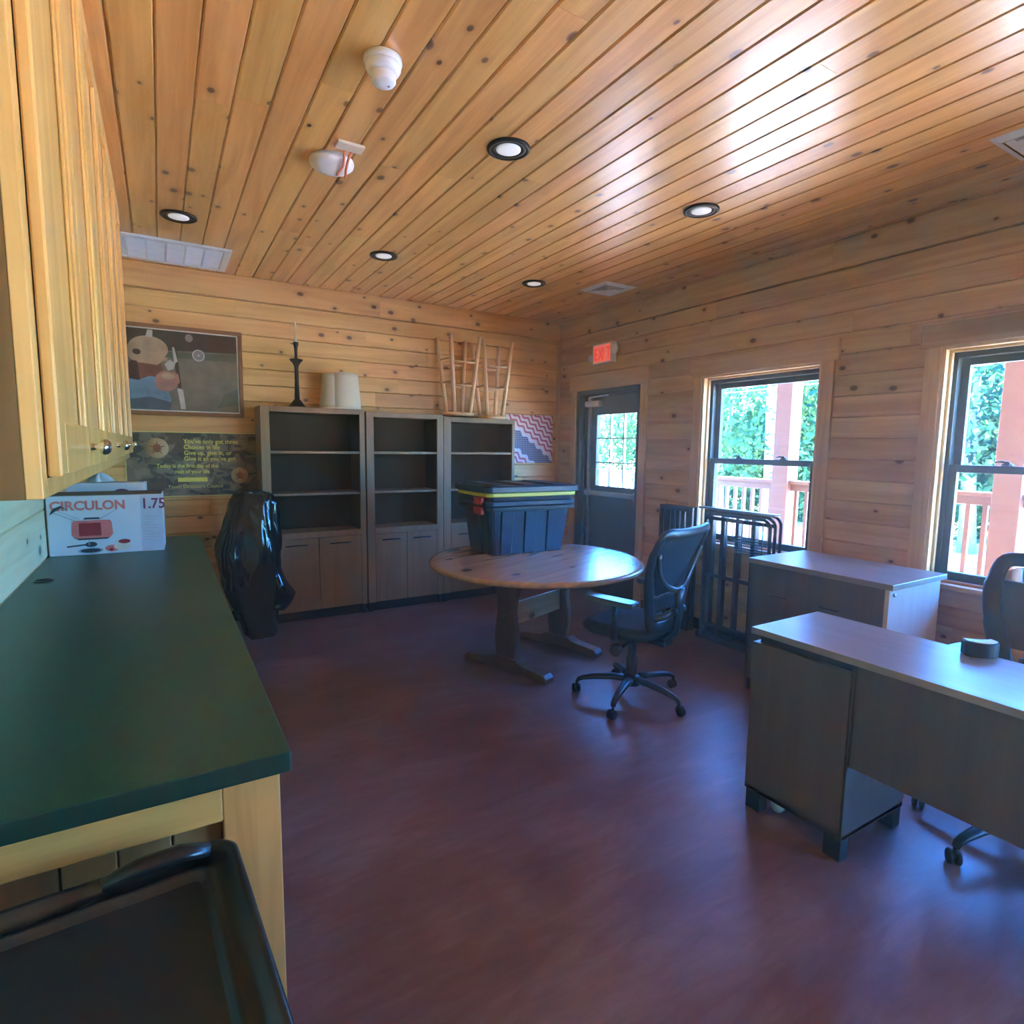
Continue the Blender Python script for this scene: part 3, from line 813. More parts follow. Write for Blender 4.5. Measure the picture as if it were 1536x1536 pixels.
# candlestick lamp
t = thing('candlestick_lamp', 'dark turned candlestick lamp with candle bulb on the left bookcase', 'lamp', (1.005, 5.17, 1.808))
MB().lathe([(.078, 0), (.078, .008), (.062, .018), (.055, .026), (.044, .040), (.040, .050), (.026, .066), (.020, .075)], 8, smooth=False).build('base', 'bronze', t, .002)
MB().lathe([(.020, .07), (.021, .09), (.0165, .20), (.0155, .32), (.019, .345), (.030, .365), (.050, .385), (.054, .392), (.050, .398), (.02, .398)], 20).build('column', 'bronze', t)
MB().lathe([(.012, .398), (.013, .42), (.0135, .48), (.018, .505), (.022, .52), (.022, .535), (.014, .537)], 18).build('socket', 'bronze', t)
MB().tube([(-.018, 0, .52), (-.034, 0, .521), (-.04, 0, .521)], .004, 8).build('switch_key', 'bronze', t)
MB().tube([(.0, 0, .535), (.002, 0, .55), (-.002, 0, .575), (-.008, 0, .60)], [.016, .0185, .010, .003], 12).build('candle_drip', 'candle', t)
MB().tube([(-.008, 0, .595), (.0, 0, .63), (.003, 0, .66), (.0, 0, .69), (-.004, 0, .71)], [.002, .004, .0075, .005, .0012], 10).build('flame_bulb', 'bulb', t)

def lampshade(x, y, z, r0, r1, h, tilt, label):
    t = thing('lampshade', label, 'lampshade', (x, y, z), 0, 'bare lampshades on the left bookcase')
    n = 40
    MB().grid(lambda u, v: ((r0 + (r1 - r0) * v) * math.cos(2 * PI * u), (r0 + (r1 - r0) * v) * math.sin(2 * PI * u), h * v), n, 8, closed_u=True).build('shade', 'shade', t, solid=.003)
    for rr, zz in ((r0, .004), (r1, h - .004)):
        MB().tube([(rr * math.cos(2 * PI * k / n), rr * math.sin(2 * PI * k / n), zz) for k in range(n)], .0035, 6, closed=True).build('rim_binding', 'shade', t)
    b = MB(); q = h - .03
    for k in range(3):
        a = 2 * PI * k / 3; b.tube([(.014 * math.cos(a), .014 * math.sin(a), q), ((r1 - .002) * math.cos(a), (r1 - .002) * math.sin(a), q + .02)], .002, 6)
    b.lathe([(.016, q - .002), (.016, q + .002)], 14)
    b.build('spider_fitting', 'steel', t)
    return t
lampshade(1.395, 5.165, 1.8085, .143, .118, .305, 0, 'cream tapered lampshade in front, right one of the two on the bookcase')
lampshade(1.318, 5.190, 1.8085, .126, .095, .300, 0, 'duller lampshade mostly hidden behind the front shade, nearer the candlestick')

# upturned stools
def make_stool(x, y, z, rz, label):
    t = thing('stool', label, 'stool', (x, y, z), rz, 'wooden stools turned upside down on the bookcase')
    MB().lathe([(.120, .0), (.148, .004), (.154, .014), (.152, .024), (.140, .030), (.02, .030)], 32).build('seat', 'stool', t)
    legs = []
    for k in range(4):
        a = PI / 4 + k * PI / 2
        p0 = Vector((.118 * math.cos(a), .118 * math.sin(a), .028)); p1 = Vector((.218 * math.cos(a), .205 * math.sin(a), .745))
        legs.append((p0, p1))
        MB().tube([p0, p0.lerp(p1, .5), p1], [.021, .0205, .018], 10).build('leg', 'stool', t)
    for k in range(4):
        a, b2 = legs[k], legs[(k + 1) % 4]
        for f in ((.36 + .05 * (k % 2)), (.66 + .05 * (k % 2))):
            MB().tube([a[0].lerp(a[1], f), b2[0].lerp(b2[1], f)], .0095, 8).build('rung', 'stool', t)
    return t
make_stool(2.495, 5.165, 1.7935, math.radians(2), 'upturned wooden stool, left of the two on top of the bookcases')
make_stool(2.86, 5.165, 1.7765, math.radians(-3), 'upturned wooden stool, right of the two, above the striped quilt print')

# archery photograph in a frame
t = thing('framed_photo', 'framed photograph of an archer in a tan cap above the camouflage banner', 'picture', (-.235, YB - .022, 1.715))
PWd, PHt = .845, .685
b = MB(); f_ = .030
b.box(0, PWd, -.012, .022, 0, f_); b.box(0, PWd, -.012, .022, PHt - f_, PHt); b.box(0, f_, -.012, .022, f_, PHt - f_); b.box(PWd - f_, PWd, -.012, .022, f_, PHt - f_)
b.build('frame', 'frame_wood', t, .004)
MB().box(f_, PWd - f_, .0, .006, f_, PHt - f_).build('backing', 'pic_frame_edge', t)
e = f_ + .010
def R(x, z): return (e + x * (PWd - 2 * e), e + z * (PHt - 2 * e))
def E_(cx, cz, rx, rz, n=28): return [R(cx + rx * math.cos(2 * PI * k / n), cz + rz * math.sin(2 * PI * k / n)) for k in range(n)]
PM = ['pic_field', 'pic_dark', 'pic_brown', 'pic_cap', 'pic_skin', 'pic_face', 'pic_hair', 'pic_shirt', 'pic_shirt_dark', 'pic_pale', 'pic_ring', 'pic_green']
pol = [([R(0, 0), R(1, 0), R(1, 1), R(0, 1)], 0), ([R(0, .74), R(1, .78), R(1, 1), R(0, 1)], 1), ([R(.72, .78), R(1, .79), R(1, .97), R(.74, .97)], 2),
       ([R(.0, .70), R(.42, .74), R(1, .76), R(1, .66), R(.42, .67)], 11), ([R(.80, .05), R(1, .10), R(1, .32), R(.86, .22)], 11),
       (E_(.64, .72, .058, .075), 9), (E_(.64, .72, .047, .062), 10), (E_(.64, .72, .012, .016), 9), (E_(.56, .93, .035, .05), 10),
       ([R(.395, .94), R(.43, .96), R(.475, .30), R(.445, .28)], 2), ([R(.405, .80), R(.425, .80), R(.45, .62), R(.42, .60)], 9),
       ([R(.435, .28), R(.485, .27), R(.505, .02), R(.46, .02)], 9),
       (E_(.16, .47, .15, .20), 6), ([R(.10, .62), R(.30, .60), R(.33, .44), R(.27, .30), R(.12, .30)], 5),
       ([R(0, .38), R(.10, .36), R(.20, .42), R(.30, .40), R(.36, .22), R(.38, .14), R(.34, .02), R(0, 0)], 7), ([R(0, .12), R(.2, .16), R(.38, .10), R(.36, .0), R(0, 0)], 8),
       ([R(.08, .70), R(.28, .70), R(.36, .62), R(.36, .66), R(.27, .56), R(.10, .58)], 3),
       (E_(.20, .76, .17, .155), 3), ([R(.02, .66), R(.03, .80), R(.20, .62), R(.34, .62), R(.25, .585), R(.06, .60)], 3), (E_(.10, .71, .035, .035), 6),
       ([R(.18, .90), R(.20, .99), R(.245, .99), R(.24, .90)], 9), ([R(.33, .58), R(.38, .64), R(.43, .60), R(.41, .52), R(.36, .50)], 9),
       (E_(.345, .37, .10, .125), 4), (E_(.33, .32, .085, .085), 4), ([R(.42, .30), R(.46, .36), R(.45, .46), R(.40, .50)], 4), (E_(.36, .43, .06, .04), 3)]
b = MB()
for k, (pl, mi) in enumerate(pol): b.prism([(px, -.0004 - k * .00025, pz) for px, pz in pl], (0, -.0003, 0), mi)
b.build('photo_print', PM, t)

# camouflage banner
t = thing('banner', 'camouflage banner with yellow lettering and two round seals on the back wall', 'banner', (-.235, YB - .008, 1.075))
BW_, BH_ = .945, .515
MB().box(0, BW_, 0, .005, 0, BH_).build('cloth', 'camo', t)
b = MB(); q = .008
b.box(0, BW_, -.002, 0, 0, q); b.box(0, BW_, -.002, 0, BH_ - q, BH_); b.box(0, q, -.002, 0, q, BH_ - q); b.box(BW_ - q, BW_, -.002, 0, q, BH_ - q)
b.build('border', 'yellow_trim', t)
ty = -.0012
for k, s in enumerate(["You've only got three", 'Choices in life', 'Give up, give in, or', "Give it all you've got"]):
    text(s, .049, (.395, ty, .425 - k * .046), R90, 'yellow_ink', t, align='LEFT', sx=.92, bold=.0008)
text('Today is the first day of the', .042, (.42, ty, .232), R90, 'yellow_ink', t, align='CENTER', sx=.92, bold=.0008)
text('rest of your life', .042, (.45, ty, .186), R90, 'yellow_ink', t, align='CENTER', sx=.92, bold=.0008)
MB().box(.345, .555, -.0022, -.0002, .118, .152).build('yellow_bar', 'yellow_ink', t)
text("Youth Director's Council", .040, (.47, ty, .068), R90, 'yellow_ink', t, align='CENTER', sx=.95)
for cx, cz, r in ((.215, .385, .078), (.795, .165, .066)):
    sl = MB().lathe([(r, -.003), (r, -.0005)], 28, (cx, 0, cz), axis='y').build('seal', 'seal_tan', t)
    b = MB(); pts = []
    for k in range(20):
        a = 2 * PI * k / 20 + PI / 2; rr = r * (.80 if k % 4 == 0 else .52 if k % 2 == 0 else .26)
        pts.append((cx + rr * math.cos(a), -.0034, cz + rr * math.sin(a)))
    b.prism(pts, (0, -.0004, 0)); b.prism([(cx + r * .3 * math.cos(2 * PI * k / 14), -.0042, cz + r * .42 * math.sin(2 * PI * k / 14)) for k in range(14)], (0, -.0003, 0))
    b.build('seal_emblem', 'seal_brown', sl)

o = MB().box(0, .60, 0, .004, -.515, 0).build('wall_print', 'quilt', None, loc=(3.135, YB - .0045, 1.848))
tag(o, 'square print of wavy rose stripes and dotted navy band, in the far corner', 'wall print')

# shiny black bag over an upright thing
def bag_fn(u, v):
    zz = 1.12 * v
    a = 2 * PI * u
    w = np.interp(v, [0, .10, .35, .62, .80, .95, 1], [.105, .125, .195, .225, .185, .150, .128])
    dpt = np.interp(v, [0, .10, .35, .55, .75, .95, 1], [.11, .12, .15, .16, .14, .115, .09])
    cx = np.interp(v, [0, .3, .6, 1], [.075, .02, .0, .045])
    f = 1 + .055 * math.sin(5 * a + 2.2 * v) + .035 * math.sin(11 * a - 4 * v + 1) + .03 * math.sin(3 * a + 9 * v) + .014 * math.sin(23 * a + 6 * math.sin(7 * v))
    f += .09 * max(0, math.sin(3 * a + 1.2 * v + .9)) ** 14 + .06 * max(0, math.sin(7 * a + 3.5 * v + .6)) ** 8 + .012 * math.sin(31 * v + 5 * a)
    ca, sa = math.cos(a), math.sin(a); ex = .72
    x_ = math.copysign(abs(ca) ** ex, ca); y_ = math.copysign(abs(sa) ** ex, sa)
    return (cx + w * f * x_, dpt * f * y_, zz + .012 * math.sin(6 * a) * v)
t = thing('bagged_bundle', 'upright bundle wrapped in a shiny black plastic bag beside the bookcase', 'bag', (.545, 4.85, .0))
b = MB(); b.grid(bag_fn, 90, 60, closed_u=True); b.f.append(list(range(59 * 90, 60 * 90))); b.k.append(0); b.sm.append(True)
b.build('plastic_bag', 'bag', t)
b = MB()
def flap(u, v):
    x = np.interp(v, [0, .3, .75, 1], [.17, .225, .335, .26]) * (.55 + .45 * u) ; return (x + .012 * math.sin(9 * v), -.10 + .09 * u - .05 * math.sin(PI * u) + .012 * math.sin(14 * v + 5 * u), .72 - .50 * v - .03 * u)
b.grid(flap, 12, 30); b.build('loose_flap', 'bag', t, solid=.006)
b = MB()
for k in range(5):
    a = k * 1.3; b.tube([(.05, 0, 1.10), (.05 + .04 * math.cos(a), .03 * math.sin(a), 1.135), (.05 + .10 * math.cos(a), .05 * math.sin(a), 1.125 + .01 * (k % 2))], [.03, .022, .006], 8)
b.build('gathered_top', 'bag', t)

# EXIT sign
t = thing('exit_sign', 'small white exit sign with lit red letters above the door', 'sign', (XR, 4.545, 2.425))
MB().box(-.055, 0, -.148, .148, -.098, .098).build('housing', 'white', t, .006)
MB().box(-.0575, -.054, -.125, .125, -.082, .082).build('face', 'exit_face', t)
for k, ch in enumerate('EXIT'):
    text(ch, .165, (-.059, .118 - k * .062, -.060), (PI / 2, 0, -PI / 2), 'red_lit', t, .001, name='letter', sx=.58)
MB().lathe([(.03, -.05), (.05, -.035), (.052, -.02), (.03, -.0)], 20, (-.03, -.175, .02), axis='x').build('lamp_head', 'white', t)
MB().lathe([(.025, -.04), (.036, -.03), (.036, -.015), (.025, 0)], 20, (-.03, .175, -.03), axis='x').build('lamp_head', 'white', t)

# ================================================================ ROUND TABLE + TOTE
ta = math.atan2(.225, .625)
t = thing('round_table', 'round knotty pine trestle table with dark legs under the storage tote', 'table', (2.235, 3.365, 0), ta)
TZ = .72
MB().lathe([(.715, TZ - .038), (.742, TZ - .034), (.750, TZ - .022), (.748, TZ - .008), (.738, TZ - .001), (.72, TZ)], 72).build('tabletop', ['table'], t)
for s in (-1, 1):
    x0 = s * .31
    prof = [(-.075, .09), (-.095, .20), (-.088, .30), (-.070, .40), (-.078, .50), (-.105, .60), (-.115, .640), (.115, .640), (.105, .60), (.078, .50), (.070, .40), (.088, .30), (.095, .20), (.075, .09)]
    MB().prism([(x0 - .024, py, pz) for py, pz in prof], (.048, 0, 0)).build('pedestal', 'table_dark', t, .006)
    fp = [(-.355, .0), (-.355, .035), (-.33, .055), (-.15, .075), (-.10, .10), (.10, .10), (.15, .075), (.33, .055), (.355, .035), (.355, 0), (.28, 0), (.26, .016), (-.26, .016), (-.28, 0)]
    MB().prism([(x0 - .045, py, pz) for py, pz in fp], (.09, 0, 0)).build('foot', 'table_dark', t, .007)
    MB().box(x0 - .03, x0 + .03, -.33, .33, .640, .682).build('cleat', 'table_dark', t, .006)
    MB().box(x0 + s * .024, x0 + s * .062, -.012, .012, .335, .385).build('wedge_tenon', 'table_dark', t, .003)
MB().box(-.286, .286, -.018, .018, .30, .46).build('stretcher', 'table', t, .005)

t = thing('storage_tote', 'dark blue storage tote with yellow and charcoal lids on the round table', 'tote', (2.325, 3.79, TZ + .001), -.03)
def tote_ring(w, d, zz, rib=0.0, n=96, r=.05):
    out = []
    q = rrect(-w / 2, w / 2, -d / 2, d / 2, r, 6)
    P_ = [Vector((px, py, 0)) for px, py in q]; P_.append(P_[0])
    Ls = [0]
    for i in range(len(P_) - 1): Ls.append(Ls[-1] + (P_[i + 1] - P_[i]).length)
    for k in range(n):
        s_ = Ls[-1] * k / n; j = max(i for i in range(len(Ls)) if Ls[i] <= s_ + 1e-9); j = min(j, len(P_) - 2)
        p = P_[j].lerp(P_[j + 1], (s_ - Ls[j]) / max(1e-9, Ls[j + 1] - Ls[j]))
        out.append((p.x, p.y, zz))
    return out
def tote_shell(lst, name, mat, par, close=True):
    b = MB(); n = 96
    for (w, d, zz) in lst: b.v += tote_ring(w, d, zz)
    for i in range(len(lst) - 1):
        for j in range(n): b.f.append([i * n + j, i * n + (j + 1) % n, (i + 1) * n + (j + 1) % n, (i + 1) * n + j]); b.k.append(0); b.sm.append(False)
    b.f.append(list(range(n))[::-1]); b.f.append(list(range((len(lst) - 1) * n, len(lst) * n))); b.k += [0, 0]; b.sm += [False, False]
    return b.build(name, mat, par, .0015)
tote_shell([(.615, .40, 0), (.62, .405, .004), (.70, .465, .335)], 'tub', 'tote_blue', t)
for k, q in enumerate((-.20, -.005, .19)):
    for sy in (-1, 1):
        b = MB()
        b.add([(q - .05, sy * .196, .004), (q + .05, sy * .196, .004), (q + .055, sy * .228, .315), (q - .055, sy * .228, .315),
               (q - .045, sy * .212, .004), (q + .045, sy * .212, .004), (q + .05, sy * .244, .315), (q - .05, sy * .244, .315)],
              [(0, 1, 2, 3), (4, 5, 6, 7), (0, 1, 5, 4), (1, 2, 6, 5), (2, 3, 7, 6), (3, 0, 4, 7)])
        b.build('side_rib', 'tote_blue', t, .004)
for sx_ in (-1, 1):
    b = MB(); b.add([(sx_ * .308, -.07, .004), (sx_ * .308, .07, .004), (sx_ * .344, .075, .315), (sx_ * .344, -.075, .315), (sx_ * .322, -.06, .004), (sx_ * .322, .06, .004), (sx_ * .360, .065, .315), (sx_ * .360, -.065, .315)],
                    [(0, 1, 2, 3), (4, 5, 6, 7), (0, 1, 5, 4), (1, 2, 6, 5), (2, 3, 7, 6), (3, 0, 4, 7)]); b.build('end_rib', 'tote_blue', t, .004)
tote_shell([(.715, .48, .325), (.765, .525, .330), (.768, .528, .352), (.735, .50, .356)], 'lower_rim', 'tote_black', t)
tote_shell([(.730, .495, .358), (.772, .53, .362), (.775, .533, .390), (.74, .505, .394)], 'nested_tub_rim', 'tote_blue', t)
tote_shell([(.725, .49, .394), (.735, .50, .398), (.745, .51, .425)], 'nested_tub_wall', 'tote_black', t)
ly = tote_shell([(.76, .52, .426), (.775, .53, .430), (.775, .53, .452), (.76, .52, .455)], 'yellow_lid', 'tote_yellow', t)
ld = tote_shell([(.775, .53, .455), (.81, .56, .460), (.81, .56, .495), (.79, .545, .507), (.74, .50, .510), (.73, .49, .500)], 'top_lid', 'tote_black', t)
for q in (-.26, 0, .26): MB().box(q - .07, q + .07, -.24, .24, .500, .513).build('lid_rib', 'tote_black', ld, .004)
for zz, a in ((.395, .06), (.325, -.03)):
    b = MB(); b.box(-.405, -.372, -.20, -.08, zz - .025, zz + .03); b.build('latch', 'red_plastic', t, .008)
b = MB(); b.box(.372, .402, -.08, .08, .33, .352); b.box(.372, .402, -.08, .08, .362, .388); b.build('handle', 'tote_black', t, .008)

# ================================================================ OFFICE CHAIRS
def office_chair(label, loc, rz, base_rot, arm_h):
    t = thing('office_chair', label, 'chair', loc, rz, 'black mesh office chairs')
    cp, cf = 'chair_plastic', 'chair_fabric'
    # base
    MB().lathe([(.052, .085), (.056, .10), (.050, .135), (.034, .150)], 20).build('base_hub', cp, t)
    for k in range(5):
        a = base_rot + 2 * PI * k / 5; c, s = math.cos(a), math.sin(a)
        path = [(c * r_, s * r_, z_) for r_, z_ in ((.03, .118), (.12, .122), (.22, .112), (.29, .098), (.318, .086), (.328, .068))]
        sp_ = MB().tube(path, [.030, .027, .023, .019, .017, .014], 10, sy=.75).build('base_leg', cp, t)
        b = MB(); px, py = c * .328, s * .328; q = a + .9 + k
        for sd in (-1, 1):
            ox, oy = -math.sin(q) * .013 * sd, math.cos(q) * .013 * sd
            pa = Vector((px + ox - .022 * math.cos(q) * .4, py + oy - .022 * math.sin(q) * .4, .027)); dd = Vector((-math.sin(q), math.cos(q), 0)) * .010
            b.tube([pa - dd * .9, pa - dd * .5, pa + dd * .5, pa + dd * .9], [.022, .027, .027, .022], 16)
        b.tube([(px, py, .03), (px, py, .072)], .008, 8)
        b.build('caster', 'rubber', t)
    MB().lathe([(.034, .14), (.034, .26), (.026, .262), (.026, .33), (.020, .335), (.020, .42)], 20).build('gas_column', cp, t)
    b = MB(); b.box(-.09, .09, -.13, .12, .385, .425); b.box(-.05, .05, -.24, -.10, .375, .415); b.build('tilt_mechanism', cp, t, .012)
    for sd in (-1, 1):
        b = MB(); b.tube([(sd * .08, -.05, .395), (sd * .22, -.07, .39), (sd * .275, -.07, .388)], [.010, .010, .014], 8)
        b.tube([(sd * .262, -.07, .388), (sd * .282, -.07, .388), (sd * .312, -.07, .388), (sd * .322, -.07, .388)], [.024, .036, .036, .026], 14); b.build('tilt_knob', cp, t)
    # seat
    def seat(u, v):
        a = 2 * PI * u; ex = .55
        ca, sa = math.cos(a), math.sin(a); x_ = math.copysign(abs(ca) ** ex, ca); y_ = math.copysign(abs(sa) ** ex, sa)
        pr_ = [(0.02, .425), (.80, .425), (.95, .435), (1.0, .462), (.98, .482), (.90, .494), (.5, .490), (.02, .486)]
        j = v * (len(pr_) - 1); i_ = min(int(j), len(pr_) - 2); f = j - i_
        r_ = pr_[i_][0] * (1 - f) + pr_[i_ + 1][0] * f; z_ = pr_[i_][1] * (1 - f) + pr_[i_ + 1][1] * f
        yy = .02 + .245 * r_ * y_
        drop = max(0, (yy - .17) / .1); z_ -= .035 * drop ** 2
        return (.25 * r_ * x_, yy, z_)
    b = MB(); b.grid(seat, 48, 22, closed_u=True); b.build('seat_cushion', cf, t)
    b = MB(); b.grid(lambda u, v: tuple(np.array(seat(u, .02 + .26 * v)) * (1.0, 1.0, 1) - np.array((0, 0, .010))), 48, 6, closed_u=True); b.build('seat_pan', cp, t)
    # back
    def by(x, z): return -.225 - .30 * max(0, z - .46) ** 1.3 + .42 * x * x + .05 * math.sin((z - .46) * 4.2)
    def P3(x, z, o=0): return (x, by(x, z) + o, z)
    right = [(.11, 1.050), (.215, 1.055), (.262, 1.035), (.272, .95), (.258, .86), (.232, .77), (.206, .69), (.186, .61), (.168, .535), (.10, .500)]
    outline = right + [(-x, z) for x, z in right[::-1]]
    def smooth(pts, n, closed=True):
        out = []; m = len(pts)
        for i in range(m if closed else m - 1):
            p0, p1, p2, p3 = (pts[(i + k - 1) % m] for k in range(4)) if closed else (pts[max(i - 1, 0)], pts[i], pts[i + 1], pts[min(i + 2, m - 1)])
            for k in range(n):
                s = k / n
                out.append(tuple(.5 * ((2 * b_) + (-a_ + c_) * s + (2 * a_ - 5 * b_ + 4 * c_ - d_) * s * s + (-a_ + 3 * b_ - 3 * c_ + d_) * s ** 3) for a_, b_, c_, d_ in zip(p0, p1, p2, p3)))
        if not closed: out.append(pts[-1])
        return out
    ol = smooth(outline, 4)
    MB().tube([P3(x, z) for x, z in ol], [.030 if z > .95 else .042 if z < .80 else .036 for x, z in ol], 10, closed=True, up=(0, 1, 0), sy=.55).build('back_frame', cp, t)
    # mesh: rows across the outline
    def halfw(z):
        zs = [p[1] for p in right]; xs = [p[0] for p in right]
        return float(np.interp(z, zs[::-1], xs[::-1]))
    b = MB(); b.grid(lambda u, v: P3((2 * u - 1) * halfw(.70 + .32 * v) * (.97 if v < .95 else .8), .70 + .325 * v, -.004), 16, 12)
    b.build('back_mesh', 'chair_mesh', t)
    # V support behind the mesh ending in the spine
    U = smooth([(-.25, .94), (-.205, .84), (-.14, .765), (-.06, .725), (0, .718), (.06, .725), (.14, .765), (.205, .84), (.25, .94)], 4, False)
    MB().tube([P3(x, z, -.018 - .035 * (1 - abs(x) / .26)) for x, z in U], .017, 10, up=(0, 1, 0), sy=.7).build('back_yoke', 'arm_pad', t)
    MB().tube([P3(0, .725, -.055), P3(0, .64, -.065), P3(0, .55, -.06), (0, -.275, .47), (0, -.215, .41), (0, -.15, .395)], [.040, .034, .032, .036, .038, .03], 12, up=(0, 1, 0), sy=.6).build('back_spine', cp, t)
    for sd in (-1, 1):
        MB().tube([P3(sd * .168, .56, -.004), P3(sd * .10, .575, -.035), P3(sd * .03, .60, -.058)], [.018, .020, .018], 10, up=(0, 1, 0)).build('lumbar_arm', 'arm_pad', t)
        b = MB(); q = P3(0, .60, -.065); b.tube([(sd * .03, q[1], q[2]), (sd * .055, q[1], q[2]), (sd * .065, q[1], q[2])], [.016, .022, .012], 12); b.build('back_knob', cp, t)
    b = MB(); b.grid(lambda u, v: P3((2 * u - 1) * .13, .585 + .09 * v, .018 + .012 * math.sin(PI * u)), 12, 6); b.build('lumbar_pad', cf, t, solid=.018)
    # arms
    for sd in (-1, 1):
        b = MB(); b.tube([(sd * .14, -.02, .42), (sd * .25, -.03, .425), (sd * .285, -.04, .46), (sd * .29, -.045, .55), (sd * .288, -.05, arm_h - .02)], [.022, .024, .024, .021, .021], 12, sy=.7); b.build('arm_post', cp, t)
        pts = smooth([(-.05, -.15), (-.048, .02), (-.040, .13), (.0, .152), (.040, .13), (.048, .02), (.05, -.15), (.0, -.17)], 3)
        b = MB(); b.prism([(sd * .285 + x, y - .01, arm_h - .018) for x, y in pts], (0, 0, .030)); b.build('arm_pad', 'arm_pad', t, .010, 3)
    return t
fa = math.atan2(.95, -.28)
office_chair('black mesh office chair pulled up to the round table, its back towards us', (2.38, 2.52, 0), fa - PI / 2, math.radians(66) - (fa - PI / 2), .66)
fb = math.radians(176)
office_chair('black mesh office chair behind the near desk, cut by the right photo edge', (2.735, .765, 0), fb - PI / 2, math.radians(166) - (fb - PI / 2), .675)

# ================================================================ DESKS
t = thing('desk', 'grey brown laminate desk with pedestal nearest to us on the right', 'desk', (2.045, 1.475, 0))
DZ = .78; DL = 1.75; DWd = .465
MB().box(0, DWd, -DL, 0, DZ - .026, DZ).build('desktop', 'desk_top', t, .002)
MB().box(.012, .030, -.004 - .40, -.004, .085, DZ - .062).build('pedestal_back', 'desk', t, .002)
MB().box(.010, .034, -.03 - .385, -.415 + .004, .085, DZ - .027).build('corner_post', 'desk', t, .002)
MB().box(.030, DWd - .02, -.022, -.004, .085, DZ - .062).build('pedestal_side', 'desk', t, .002)
MB().box(.030, DWd - .02, -.415, -.397, .085, DZ - .062).build('pedestal_side', 'desk', t, .002)
MB().box(.012, DWd - .02, -.415, -.004, .085, .103).build('pedestal_floor', 'desk', t)
MB().box(.035, DWd - .03, -.395, -.024, DZ - .062, DZ - .0262).build('recess_rail', 'dark_steel', t)
for k, (za, zb) in enumerate(((.11, .40), (.405, .56), (.565, .71))):
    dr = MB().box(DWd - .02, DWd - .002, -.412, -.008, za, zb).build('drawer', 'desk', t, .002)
    MB().tube([(DWd - .002, -.28, zb - .03), (DWd + .02, -.27, zb - .03), (DWd + .02, -.15, zb - .03), (DWd - .002, -.14, zb - .03)], .005, 8).build('pull_handle', 'steel', dr)
MB().box(.022, .040, -DL + .02, -.415, .37, DZ - .027).build('modesty_panel', 'desk', t, .002)
MB().box(.02, DWd - .01, -DL + .0, -DL + .022, .0, DZ - .027).build('end_panel', 'desk', t, .002)
for px in (.014, DWd - .075):
    for py in (-.075, -.412): MB().box(px, px + .055, py, py + .065, .0, .085).build('foot', 'rubber', t, .004)
MB().lathe([(.028, -.010), (.028, .010)], 16, (.09, -.11, .03), axis='x').lathe([(.010, .05), (.010, .085)], 8, (.09, -.11, 0)).build('caster', 'white', t)

t = thing('desk', 'pale ended grey brown desk standing against the window wall behind the near desk', 'desk', (3.085, 2.275, 0))
QZ = .84; QL = .835; QW = .575
MB().box(0, QW, -QL, 0, QZ - .030, QZ).build('desktop', 'desk_top', t, .003)
MB().box(.012, .032, -QL + .04, -.01, .08, QZ - .031).build('back_panel', 'desk', t, .002)
ep = MB().box(.010, QW - .03, -QL + .018, -QL + .04, .0, QZ - .031).build('end_panel', 'desk_pale', t, .002)
MB().lathe([(.010, 0), (.010, -.006), (.006, -.009)], 12, (.055, -QL + .018, QZ - .06), axis='y').build('cam_bolt', 'steel', ep)
MB().box(.012, QW - .03, -.03, -.01, .0, QZ - .031).build('far_end_panel', 'desk', t, .002)
MB().box(.032, QW - .03, -QL + .04, -.03, .08, .10).build('floor_panel', 'desk', t)
MB().box(.03, QW - .06, -QL + .05, -.04, .0, .08).build('toe_kick', 'rubber', t)
for k in range(2):
    MB().tube([(.012, -.27 - .30 * k, .64), (.002, -.26 - .30 * k, .64), (.002, -.16 - .30 * k, .64), (.012, -.15 - .30 * k, .64)], .004, 6).build('pull_handle', 'dark_steel', t)
    
# small curved item on the near desk
t = thing('desk_accessory', 'small dark curved block with pale concave top on the near desk', 'desk accessory', (2.46, .83, DZ + .0005), math.radians(-38))
AS = .60
pts = []
for k in range(13):
    a = math.radians(215 + 110 * k / 12); pts.append((.115 * math.cos(a), .115 * math.sin(a) + .10))
for k in range(13):
    a = math.radians(325 - 110 * k / 12); pts.append((.165 * math.cos(a) * .62, .055 * math.sin(a) + .125))
pts = [(x * AS, y * AS) for x, y in pts]
b = MB(); b.prism([(x, y, 0) for x, y in pts], (0, 0, .050)); b.build('body', 'black_matte', t, .004, 3)
b = MB(); b.prism([(x * .93, (y - .04) * .9 + .041, .0505) for x, y in pts], (0, 0, .004)); b.build('top_face', 'desk_pale', t, .002)

# ================================================================ FOLDED METAL FRAMES
t = thing('folded_bed_frame', 'black folded steel bed frame with rounded corner, leaning under the first window', 'bed frame', (3.70, 2.80, 0), 0, 'folded steel frames by the windows')
def arch(x, y0, y1, z1, r):
    p = [(x, y0, .02), (x, y0, z1 - r)]
    for k in range(1, 7): a = PI - PI / 2 * k / 6; p.append((x, y0 + r + r * math.cos(a), z1 - r + r * math.sin(a)))
    for k in range(0, 7): a = PI / 2 - PI / 2 * k / 6; p.append((x, y1 - r + r * math.cos(a), z1 - r + r * math.sin(a)))
    return p + [(x, y1, .02)]
for k, dx in enumerate((.03, -.015, -.055)):
    MB().tube(arch(dx, -.30 + .012 * k, .33 - .02 * k, 1.03 - .012 * k, .065), .0115, 10, up=(1, 0, 0)).build('outer_tube', 'dark_steel', t)
for q, w_ in ((-.12, .018), (.02, .014), (.15, .018), (.26, .018)):
    MB().box(-.030, .018, q - w_, q + w_, .02, 1.0).build('upright_bar', 'dark_steel', t, .006)
for zz in (.97, .52, .12):
    MB().box(-.045, -.028, -.29, .31, zz - .014, zz + .014).build('cross_bar', 'dark_steel', t, .004)
